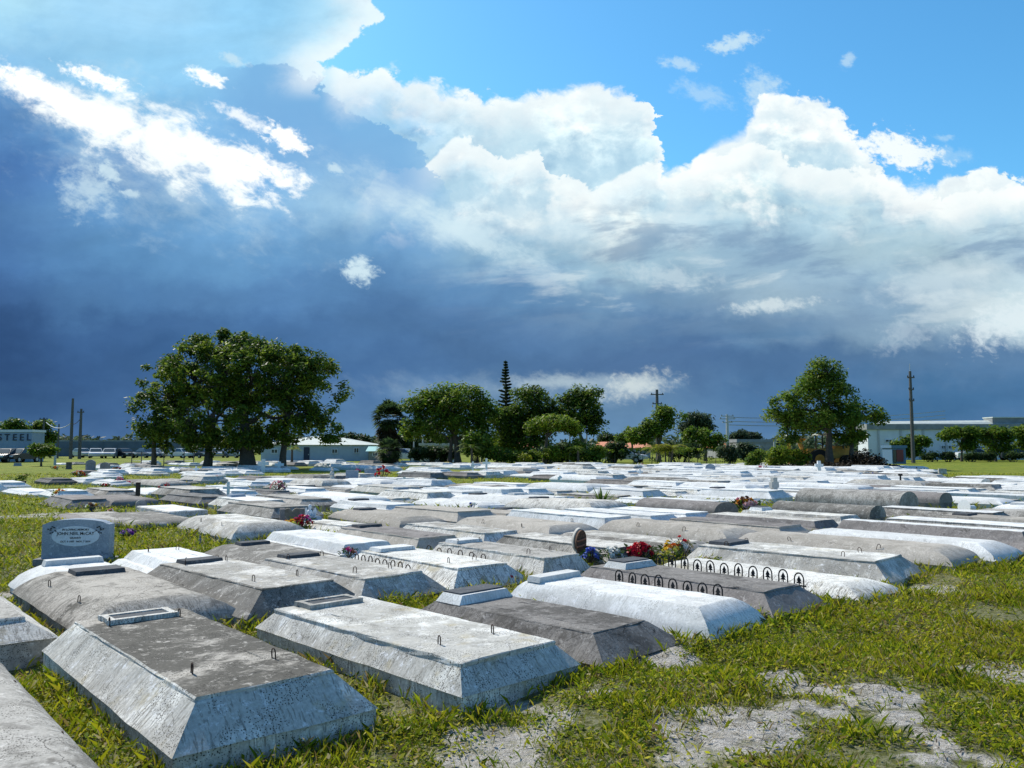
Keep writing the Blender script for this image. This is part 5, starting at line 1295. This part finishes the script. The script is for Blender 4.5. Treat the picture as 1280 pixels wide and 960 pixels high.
# other headstones: (px, base y, width px, height px)
def stone(px, by, wpx, hpx, kind, mat, label, rz=.25, z=.12, th=.16, name='headstone'):
    p = at(px, by, z); k = p.y/FPX; return headstone((p.x, p.y, z-.04), rz, wpx*k, hpx*k, th, kind, mat, label, name=name)
stone(113, 591, 11, 17, 'round', 'greystone', 'rounded grey headstone, left of the pair before the parked cars', .2)
stone(131, 592, 11, 15, 'round', 'greystone', 'rounded grey headstone, right of the pair before the parked cars', .2)
stone(86, 586, 6, 9, 'flat', 'dark', 'small dark brown upright stone in the far left lawn', .2)
stone(440, 603, 15, 16, 'flat', 'bluegrey', 'blue grey headstone, the left one of two side by side in mid distance', -.1)
stone(463, 600, 14, 15, 'flat', 'bluegrey', 'blue grey headstone, the right one of two side by side in mid distance', -.1)
stone(888, 592, 12, 13, 'round', 'bluegrey', 'single blue grey headstone among the white vaults before the hedge', -.2)
stone(843, 588, 15, 7, 'flat', 'greystone', 'low wide stone block in front of the clustered palm', -.1)
stone(176, 639, 12, 16, 'round', 'greystone', 'small leaning rounded grey stone beside the dark wooden post', .5)
stone(1178, 592, 9, 7, 'flat', 'light', 'squat pale stone block at the edge of the far lawn', -.2)
stone(1109, 606, 12, 7, 'flat', 'light', 'low grey block between far white vaults on the right', -.3)
stone(381, 610, 11, 9, 'flat', 'ivory', 'small pale stone with a blue ornament in mid distance', -.2)
stone(22, 582, 8, 4, 'flat', 'bluegrey', 'low blue stone far left before the lettered building', .2)
# heart stone with its bouquet
p = at(365, 661, .1); hk = p.y/FPX
hh = thing('heart_headstone', (p.x, p.y, .08), 'brown heart-shaped stone between two posts, behind flowers', 'headstone', None, .3)
mb = MB(); mb.prism(tomb_outline(22*hk, 20*hk, 'heart'), (0, .05, .12), (1, 0, 0), (0, 0, 1), (0, -1, 0), .1); mb.build('tablet', M['heart'], hh)
for s in (-1, 1): mb = MB(); mb.box((s*12*hk, .02, 13*hk), (6*hk, .16, 26*hk), top=.95); mb.build('side_post', M['mauve'], hh)
mb = MB(); mb.box((0, 0, .0), (32*hk, .3, .16)); mb.build('plinth', M['mauve'], hh)
# flowers
PAL = {'red': [(.55, .02, .03), (.40, .01, .03)], 'pink': [(.65, .25, .32), (.75, .45, .45)], 'magenta': [(.5, .04, .22), (.6, .08, .3)], 'yellow': [(.75, .50, .03), (.7, .62, .1)], 'orange': [(.75, .18, .02), (.7, .28, .03)], 'white': [(.72, .72, .68), (.65, .68, .66)],
       'blue': [(.07, .12, .55), (.12, .18, .6)], 'purple': [(.18, .04, .35), (.3, .1, .4)], 'lilac': [(.45, .25, .5), (.35, .18, .42)], 'brown': [(.12, .06, .04), (.2, .1, .06)], 'cream': [(.68, .6, .42)]}
def bouquet(loc, r, h, cols, label, seed=1, nfl=16, vase=None, leafy=1.0, cat='flowers', fr=None, group=None, name='flower_bouquet'):
    rg = np.random.default_rng(seed); t = thing(name, loc, label, cat, group); fr = fr or r*.34
    V, C, LV, LC, st = [], [], [], [], MB(); z0 = 0. if not vase else vase[1]*.9
    for i in range(nfl):
        a = rg.uniform(0, 2*math.pi); q = r*math.sqrt(rg.random()); c = Vector((q*math.cos(a), q*math.sin(a), h*(1-.45*(q/r)**2)*rg.uniform(.8, 1.05)))
        st.tube([(c.x*.15, c.y*.15, z0*.6), c], .004*max(1, r*8), 4)
        col = PAL[cols[i % len(cols)]]; col = np.array(col[rg.integers(0, len(col))]); out = (c-Vector((0, 0, h*.3))).normalized()
        s = out.orthogonal().normalized(); u = out.cross(s)
        for ringi, (pn_, op, ln) in enumerate(((6, .9, 1.), (5, .45, .75))):
            for j in range(pn_):
                b = 2*math.pi*(j+rg.uniform(-.2, .2))/pn_+ringi; d = (s*math.cos(b)+u*math.sin(b))*op+out*(.75 if ringi else .35); d.normalize(); w = out.cross(d).normalized()*fr*.42; L = fr*ln*rg.uniform(.85, 1.15)
                V.append([c[:], (c+d*L*.6+w)[:], (c+d*L)[:], (c+d*L*.6-w)[:]]); C.append(col*rg.uniform(.75, 1.2))
    for i in range(int(nfl*3.2*leafy)):
        a = rg.uniform(0, 2*math.pi); q = r*1.15*math.sqrt(rg.random()); c = Vector((q*math.cos(a), q*math.sin(a), max(z0*.8, h*rg.uniform(.15, .8)))); d = Vector((math.cos(a), math.sin(a), rg.uniform(-.2, 1))).normalized(); w = d.orthogonal().normalized()*fr*.25; L = fr*1.5
        LV.append([c[:], (c+d*L*.5+w)[:], (c+d*L)[:], (c+d*L*.5-w)[:]]); g = [(.04, .09, .015), (.07, .12, .02), (.03, .06, .015)][rg.integers(0, 3)]; LC.append(np.array(g)*rg.uniform(.7, 1.3))
    V = np.array(V); fastmesh('blossoms', V.reshape(-1, 3), np.arange(len(V)*4).reshape(-1, 4), M['petal'], t, np.array(C))
    if LV: LV = np.array(LV); fastmesh('leaves', LV.reshape(-1, 3), np.arange(len(LV)*4).reshape(-1, 4), M['leaf'], t, np.array(LC))
    st.build('stems', M['rust'] if leafy == 0 else M['bark'], t)
    if vase: mb = MB(); mb.lathe((0, 0, -.03), [(vase[0]*.7, 0), (vase[0], vase[1]*.5), (vase[0]*.8, vase[1]), (vase[0]*.9, vase[1]+.03), (vase[0]*.7, vase[1]+.03)], 12); mb.build('vase', M[vase[2]], t, True, 50)
    return t
def flowers(px, by, rpx, hpx, cols, label, seed, z=.12, vase=None, nfl=16, leafy=1., **kw):
    p = at(px, by, z); k = p.y/FPX
    return bouquet((p.x, p.y, z), rpx*k, hpx*k, cols, label, seed, nfl, (vase[0]*k, vase[1]*k, vase[2]) if vase else None, leafy, **kw)
flowers(738, 706, 10, 20, ['blue'], 'bright blue artificial flowers beside the brown wreath', 1, nfl=24)
flowers(733, 694, 6, 9, ['pink'], 'small pink flowers at the foot of the brown wreath', 2, nfl=8)
flowers(765, 706, 12, 22, ['white'], 'loose white flowers between the blue and the red ones', 3, leafy=2.)
flowers(800, 704, 16, 24, ['red'], 'large red bouquet behind the iron arches', 4, nfl=34)
flowers(838, 704, 12, 28, ['yellow', 'yellow', 'orange'], 'yellow and orange flowers on pale green leaves', 5, leafy=2.2, nfl=14)
flowers(853, 698, 12, 26, ['white', 'red', 'cream'], 'white and red blossoms beside the yellow flowers', 6, nfl=18)
flowers(637, 729, 8, 12, ['red'], 'red flowers at the corner of the bright white vault', 7, nfl=14)
flowers(378, 664, 11, 20, ['magenta', 'red'], 'magenta and red flowers right of the heart-shaped stone', 8, nfl=26)
flowers(362, 668, 13, 16, ['yellow', 'yellow', 'orange'], 'yellow lilies lying in front of the heart-shaped stone', 9, nfl=16)
flowers(346, 667, 12, 13, ['white', 'lilac', 'yellow'], 'mixed pale flowers left before the heart-shaped stone', 10, nfl=16)
flowers(435, 697, 9, 12, ['pink', 'magenta', 'brown'], 'faded pink flowers by the wire arches on the white vault', 11, nfl=14, z=.2)
flowers(347, 617, 8, 16, ['pink'], 'pale pink bouquet in a vase in mid distance', 12, vase=(3, 6, 'pot'))
flowers(387, 607, 4, 8, ['purple'], 'small purple flowers beside the pale stone with blue ornament', 13, nfl=9)
flowers(447, 592, 4, 6, ['magenta'], 'small magenta flowers between the two blue grey headstones', 14, nfl=8)
flowers(478, 602, 9, 18, ['red'], 'tall red flowers right of the two blue grey headstones', 15, nfl=12, leafy=.6)
flowers(160, 671, 9, 9, ['lilac', 'purple'], 'lilac flowers lying in the lawn right of the headstone', 16, nfl=14)
flowers(74, 624, 7, 13, ['yellow', 'orange'], 'yellow orange flowers at the left lawn edge', 17, nfl=14, leafy=1.5)
flowers(98, 597, 7, 8, ['orange', 'red'], 'orange red flowers behind the low white vaults far left', 18, nfl=14)
flowers(149, 606, 6, 9, ['pink', 'magenta'], 'pink flowers before the white vaults left', 19, nfl=12, vase=(2, 4, 'pot'))
flowers(131, 610, 6, 6, ['red', 'white', 'brown'], 'withered red and white flowers left of the pink ones', 20, nfl=10)
flowers(200, 613, 3.5, 6, ['red'], 'left tuft of two red flower tufts on a blue grey vault', 21, nfl=9)
flowers(208, 611, 4.0, 7, ['red'], 'right tuft of two red flower tufts on a blue grey vault', 22, nfl=9)
flowers(115, 640, 8, 12, ['yellow', 'white', 'brown'], 'yellow flowers in a dark blue vase behind the headstone', 23, vase=(4, 6, 'bluepaint'), nfl=12)
flowers(138, 642, 6, 5, ['pink', 'white'], 'small pale pink flowers right behind the headstone', 24, nfl=9)
flowers(176, 629, 5, 9, ['cream', 'orange'], 'cream flowers on top of the leaning rounded stone', 25, nfl=9)
flowers(931, 641, 14, 18, ['pink', 'orange', 'brown', 'pink'], 'pink and orange bouquet at the black end of the dark barrel', 26, nfl=24, leafy=1.6)
flowers(850, 611, 4, 5, ['blue'], 'tiny blue violet flowers among white vaults right of centre', 27, nfl=9)
flowers(892, 608, 5, 4, ['red'], 'tiny dark red flowers among white vaults right of the blue ones', 28, nfl=9)
flowers(952, 590, 6, 8, ['pink', 'white'], 'pink flowers among the far white vaults left of the white cross', 29, nfl=12)
flowers(1000, 606, 7, 5, ['red', 'magenta'], 'low red flowers on a white vault beside the grey cross', 30, nfl=12)
flowers(698, 592, 4, 6, ['yellow'], 'yellow flowers far off left of the hedge on a grey vault', 31, nfl=8)
flowers(1158, 645, 6, 5, ['yellow'], 'yellow flowers in the grass by the barrel vaults', 32, nfl=9)
flowers(1172, 610, 4, 6, ['red', 'brown'], 'dark red flowers among far vaults at right', 33, nfl=8)
flowers(1046, 581, 3, 5, ['magenta'], 'magenta flowers under the heap of branches', 34, nfl=8)
flowers(674, 583, 3, 5, ['yellow', 'orange'], 'single yellow flower tuft in front of the bushes', 35, nfl=6)
flowers(588, 593, 5, 4, ['red', 'brown'], 'small red flowers at the foot of the far white cross', 36, nfl=8)
flowers(160, 606, 5, 4, ['red', 'magenta'], 'low red flowers right of the pink ones at left', 37, nfl=8)
flowers(72, 587, 6, 4, ['orange', 'cream'], 'pale orange flowers on a far low white vault at left', 38, nfl=8)
flowers(146, 590, 6, 6, ['red', 'brown', 'orange'], 'brownish red flowers right of the two rounded headstones', 39, nfl=10)
flowers(700, 633, 18, 7, ['white', 'cream'], 'whitish scattered petals on a dark vault left of the spiky plant', 40, nfl=22, leafy=.4)
flowers(730, 640, 18, 9, ['brown', 'lilac', 'white'], 'dry brownish flower heap below the spiky plant', 41, nfl=22, leafy=.3)
flowers(592, 640, 8, 12, ['white', 'blue'], 'thin white and blue flowers on a white vault in the middle', 42, nfl=8, leafy=.5)
flowers(232, 630, 5, 4, ['white', 'pink'], 'tiny whitish flowers on a grey vault left of the thin white cross', 43, nfl=8)
flowers(112, 580, 3, 4, ['white'], 'tiny white flowers beside the left rounded headstone', 44, nfl=6)
flowers(800, 583, 4, 4, ['white', 'pink'], 'tiny white flowers in front of the hedge', 45, nfl=7)
flowers(272, 600, 4, 6, ['pink', 'red'], 'small pink red flowers on a white vault below the second trunk', 51, nfl=8)
flowers(520, 596, 4, 7, ['red', 'brown'], 'dark red brown flower tuft below the white cabin', 52, nfl=8)
flowers(506, 588, 3, 5, ['white', 'pink'], 'tiny pale flowers below the shaggy palm', 53, nfl=7)
flowers(559, 583, 4, 6, ['yellow'], 'yellow flower tuft right below the white cabin', 54, nfl=8)
flowers(405, 622, 4, 5, ['white', 'yellow'], 'pale yellow flowers on a vault below the slim stone figure', 55, nfl=8)
flowers(620, 612, 4, 5, ['orange', 'red'], 'orange tuft at the edge of the middle grass patch', 56, nfl=8)
flowers(985, 640, 5, 6, ['white', 'lilac'], 'white lilac flowers on a dark vault right of the pink orange bouquet', 57, nfl=10)
flowers(1090, 596, 4, 5, ['blue', 'white'], 'blue white flowers among far white vaults right of the white cross', 58, nfl=8)
# potted shrub far left
p = at(28, 606, .12); k = p.y/FPX
t = thing('potted_plant', (p.x, p.y, .1), 'bushy plant in a dark pot at the far left edge of the lawn', 'potted plant')
mb = MB(); mb.lathe((0, 0, 0), [(3*k, 0), (4*k, 5*k), (4.4*k, 5.5*k), (3.6*k, 5.5*k)], 12); mb.build('pot', M['pot'], t)
leaves('foliage', [(random.gauss(0, 4*k), random.gauss(0, 3*k), 10*k+random.gauss(0, 2.5*k)) for i in range(22)], [2.6*k]*22, 26, 1.1*k, 91, GREENS['mid'], t)
leaves('blossoms', [(random.gauss(0, 5*k), random.gauss(0, 3*k), 13*k) for i in range(8)], [1.5*k]*8, 5, .7*k, 92, [(.6, .3, .2), (.65, .45, .1), (.6, .4, .35), (.5, .2, .1)], t, mat='petal')
p = at(14, 606, .12)
t = thing('potted_plant', (p.x, p.y, .1), 'smaller dark pot with a drooping plant at the left picture edge', 'potted plant')
mb = MB(); mb.lathe((0, 0, 0), [(2.6*k, 0), (3.4*k, 4*k), (3.8*k, 4.6*k), (3*k, 4.6*k)], 12); mb.build('pot', M['wood'], t)
leaves('foliage', [(random.gauss(0, 3*k), random.gauss(0, 2*k), 7*k+random.gauss(0, 2*k)) for i in range(12)], [2.2*k]*12, 22, 1.*k, 93, GREENS['ficus'], t)
# spiky plant on the vault
p = at(752, 632, .2); k = p.y/FPX
t = thing('spiky_plant', (p.x, p.y, .15), 'spiky sword-leaved green plant among dark vaults in the middle', 'plant'); V = []; C = []; rg = np.random.default_rng(2)
for i in range(26):
    a = rg.uniform(0, 6.28); e = R(rg.uniform(35, 88)); L = rg.uniform(18, 34)*k; d = Vector((math.cos(a)*math.cos(e), math.sin(a)*math.cos(e), math.sin(e))); s = d.orthogonal().normalized() if False else Vector((-math.sin(a), math.cos(a), 0)); w = 1.3*k
    c = np.array([(.06, .13, .02), (.13, .19, .03), (.10, .15, .03)][rg.integers(0, 3)]); m_ = d*L*.5; V.append([(-s*w*.5)[:], (m_-s*w)[:], (m_+s*w)[:], (s*w*.5)[:]]); C.append(c); tp = d*L+Vector((0, 0, -L*.1)); V.append([(m_-s*w)[:], tp[:], tp[:], (m_+s*w)[:]]); C.append(c)
V = np.array(V); fastmesh('leaves', V.reshape(-1, 3), np.arange(len(V)*4).reshape(-1, 4), M['leaf'], t, np.array(C))
mb = MB(); mb.lathe((0, 0, -.08), [(5*k, 0), (4*k, 4*k), (1.5*k, 5*k)], 10); mb.build('soil_mound', M['dark'], t)
# crosses
def cross(px, by, hpx, arm, label, mat='whiteplaster', th=.1, rz=0., z=.12, armf=.68, name='grave_cross'):
    p = at(px, by, z); k = p.y/FPX; h = hpx*k; t = thing(name, (p.x, p.y, z-.05), label, 'cross', None, rz); mb = MB(); mb.box((0, 0, h/2), (th, th*.7, h)); mb.build('upright', M[mat], t)
    for s in (-1, 1): mb = MB(); a = (arm*k-th)/2; mb.box((s*(th/2+a/2), 0, h*armf), (a, th*.68, th)); mb.build('arm', M[mat], t)
cross(1024, 593, 18, 10, 'white cross standing below the large right tree', th=.17)
cross(968, 623, 28, 12, 'grey weathered cross on a dark plinth among white vaults', 'ivory', .16, .5)
cross(285, 624, 24, 13, 'tall thin white cross left of centre', th=.07)
cross(329, 590, 17, 13, 'broad white cross below the huge tree, the left one', th=.2)
cross(349, 588, 12, 11, 'broad white cross below the huge tree, the right one', th=.18)
cross(608, 590, 18, 10, 'white cross with thin arms in front of the tree group', th=.12)
cross(591, 592, 16, 5, 'narrow white cross left of the other one by the tree group', th=.1)
for px, by, h_, a_, lb in [(505, 606, 11, 7, 'small white cross right of the tall red flowers'), (245, 592, 10, 7, 'small white cross right of the second trunk of the huge tree'), (700, 603, 10, 6, 'small white cross at the right end of the middle grass patch'), (800, 596, 11, 7, 'small white cross among white vaults before the long hedge'), (1062, 603, 11, 7, 'small white cross among far white vaults right of the grey cross')]:
    cross(px, by, h_, a_, lb, th=.1, rz=random.uniform(-.3, .5))
# thin black post cross right
p = at(1126, 610, .12); k = p.y/FPX; t = thing('grave_marker', (p.x, p.y, .1), 'thin dark metal marker post among far white vaults at right', 'marker')
mb = MB(); mb.tube([(0, 0, -.1), (0, 0, 17*k)], .03, 6); mb.build('post', M['black'], t); mb = MB(); mb.box((0, 0, 17*k), (5*k, .05, 2.5*k)); mb.build('name_plaque', M['black'], t)
# wooden post
p = at(172, 626, .12); k = p.y/FPX; t = thing('wooden_post', (p.x, p.y, .05), 'dark square wooden post standing among grey vaults at left', 'post', None, .4); mb = MB(); mb.box((0, 0, 11*k), (5.5*k, 5.5*k, 22*k+.1), top=.96); mb.build('shaft', M['wood'], t); mb = MB(); mb.box((0, 0, 22*k+.07), (6*k, 6*k, .03)); mb.build('cap', M['wood'], t)
# statues
def statue(px, by, hpx, label, mat='ivory', z=.12, wings=False, name='statue'):
    p = at(px, by, z); k = p.y/FPX; h = hpx*k; t = thing(name, (p.x, p.y, z-.03), label, 'statue'); mb = MB()
    mb.lathe((0, 0, h*.15), [(h*.16, 0), (h*.15, h*.15), (h*.11, h*.38), (h*.13, h*.5), (h*.10, h*.57), (h*.04, h*.61), (h*.07, h*.66), (h*.085, h*.73), (h*.06, h*.82), (.01, h*.85)], 14); mb.tube([(-h*.11, -.01, h*.62), (-h*.12, -h*.12, h*.48), (0, -h*.16, h*.52)], [h*.04, h*.035, h*.03], 6); mb.tube([(h*.11, -.01, h*.62), (h*.12, -h*.12, h*.48), (0, -h*.16, h*.52)], [h*.04, h*.035, h*.03], 6)
    mb.build('figure', M[mat], t, True, 60); mb = MB(); mb.box((0, 0, h*.07), (h*.42, h*.42, h*.18), top=.85); mb.build('pedestal', M[mat], t)
    if wings:
        for s in (-1, 1): mb = MB(); mb.prism([(s*.02*h/h*.1, h*.45), (s*h*.22, h*.85), (s*h*.30, h*.65), (s*h*.2, h*.35)], (0, h*.1, 0), (1, 0, 0), (0, 0, 1), (0, 1, 0), .03); mb.build('wing', M[mat], t)
statue(415, 604, 21, 'slim pale stone figure left of the two blue grey headstones')
statue(387, 655, 26, 'white angel figure right of the heart-shaped stone', 'whiteplaster', .16, True, 'angel_statue')
statue(250, 680, 13, 'small grey broken figure on the lawn beside the white stepped vault', 'greystone')
statue(157, 645, 10, 'small grey urn-like figure behind the headstone', 'greystone')
# white planter lying on its side
p = at(1205, 636, .2); k = p.y/FPX; t = thing('toppled_planter', (p.x, p.y, .1+8*k), 'white bell-shaped planter lying on its side beside the barrel vaults', 'planter', None, .4)
mb = MB(); mb.lathe((0, 0, 0), [(9*k, 0), (8.4*k, .3*k), (4*k, 4*k), (3*k, 9*k), (3.8*k, 17*k), (2.6*k, 17.5*k), (1.5*k, 17.6*k)], 18); o = mb.build('bowl', M['whiteplaster'], t, True, 50); o.rotation_euler = (0, R(98), 0)
# brown wreath on a wire easel
p = at(724, 706, .08); k = p.y/FPX; t = thing('wreath_stand', (p.x, p.y, .06), 'brown dried oval wreath with white rim leaning on a wire easel', 'wreath', None, .35)
mb = MB(); ov = [(8*k*math.cos(a), 15.5*k*math.sin(a)*(1+.12*math.cos(a))) for a in [2*math.pi*i/26 for i in range(26)]]; mb.prism(ov, (0, 0, 31*k), (1, 0, 0), (0, -.12, 1), (0, 1, .12), .05); w_ = mb.build('wreath_back', M['ivory'], t, True, 40)
mb = MB(); ov = [(7.0*k*math.cos(a), 14.4*k*math.sin(a)*(1+.12*math.cos(a))) for a in [2*math.pi*i/22 for i in range(22)]]; mb.prism(ov, (.3*k, -.004, 30.5*k), (1, 0, 0), (0, -.12, 1), (0, -1, .0), .06); mb.build('flower_cushion', M['brownwreath'], t, True, 40)
for dz in (-4, 3): mb = MB(); mb.tube([(-6*k, -.075, (30+dz-1.5)*k), (0, -.09, (30+dz)*k), (6*k, -.075, (30+dz+2)*k)], .012, 5); mb.build('ribbon', M['terracotta'], t)
for s in (-1, 1): mb = MB(); mb.tube([(s*4*k, 0, -.05), (s*3.4*k, 0, 30*k)], .008, 5); mb.build('leg', M['galv'], t)
mb = MB(); mb.tube([(0, .3, -.05), (0, .03, 30*k)], .008, 5); mb.build('leg', M['galv'], t)
# low hoop-topped iron edging, each run one piece of work
def edging(a0, a1, b, z, n, label, gap=None, rise=.125, plain=False, w=.092):
    x, y = lot(a0, b); t = thing('iron_edging', (x, y, z), label, 'grave edging', 'wrought iron edging'); L = a1-a0; proto = None
    for i in range(n):
        q = i*(L/(n-1)) if gap is None else gap[i]
        if proto is None:
            mb = MB(); pts = [(0, -w/2, -.12), (0, -w/2, rise*.55)]+[(0, -w/2*math.cos(a), rise*.55+rise*.45*math.sin(a)) for a in [R(x_) for x_ in range(20, 161, 20)]]+[(0, w/2, rise*.55), (0, w/2, -.12)]
            mb.tube(pts, .007 if not plain else .006, 6); o = mb.build('hoop', M['black'] if not plain else M['rust'], t); proto = o; kids = []
            if not plain:
                mb = MB(); mb.prism([(-.026, .03), (.026, .03), (.010, .05), (.022, .056), (.0, .098), (-.022, .056), (-.010, .05)], (-.005, 0, 0), (0, 1, 0), (0, 0, 1), (1, 0, 0), .01); mb.tube([(0, 0, -.05), (0, 0, .06)], .006, 5); f = mb.build('spear_finial', M['black'], o); kids.append(f)
        else:
            o = proto.copy(); COL.objects.link(o); o.parent = t
            for c in kids: d = c.copy(); COL.objects.link(d); d.parent = o
        pv = AX*q; o.location = (pv[0], pv[1], random.uniform(-.01, .01)); o.rotation_euler = (0, random.gauss(0, .04), HEAD+random.gauss(0, .05))
    if not plain: 
        for lo, hi in ((0, n//2-1), (n//2, n-1)):
            qa = (lo*(L/(n-1)) if gap is None else gap[lo])-.07; qb = (hi*(L/(n-1)) if gap is None else gap[hi])+.07; mb = MB(); mb.tube([(AX[0]*qa, AX[1]*qa, .0), (AX[0]*qb, AX[1]*qb, .0)], .008, 5); mb.build('rail', M['black'], t)
edging(4.28, 5.42, 6.12, .235, 8, 'black hooped iron edging with spear points on the left side of the brown grey vault')
edging(4.1, 5.75, 7.16, .26, 11, 'black hooped iron edging with spear points on the right side of the brown grey vault')
edging(7.25, 8.3, 4.88, .24, 8, 'rusty plain wire arches beside the pale vault with the cross mark', plain=True, rise=.10, w=.08)
edging(7.5, 8.6, 6.1, .22, 6, 'thin plain wire arches beside the grey topped vault', plain=True, rise=.09, w=.08)
# small cross relief on the pale vault's foot
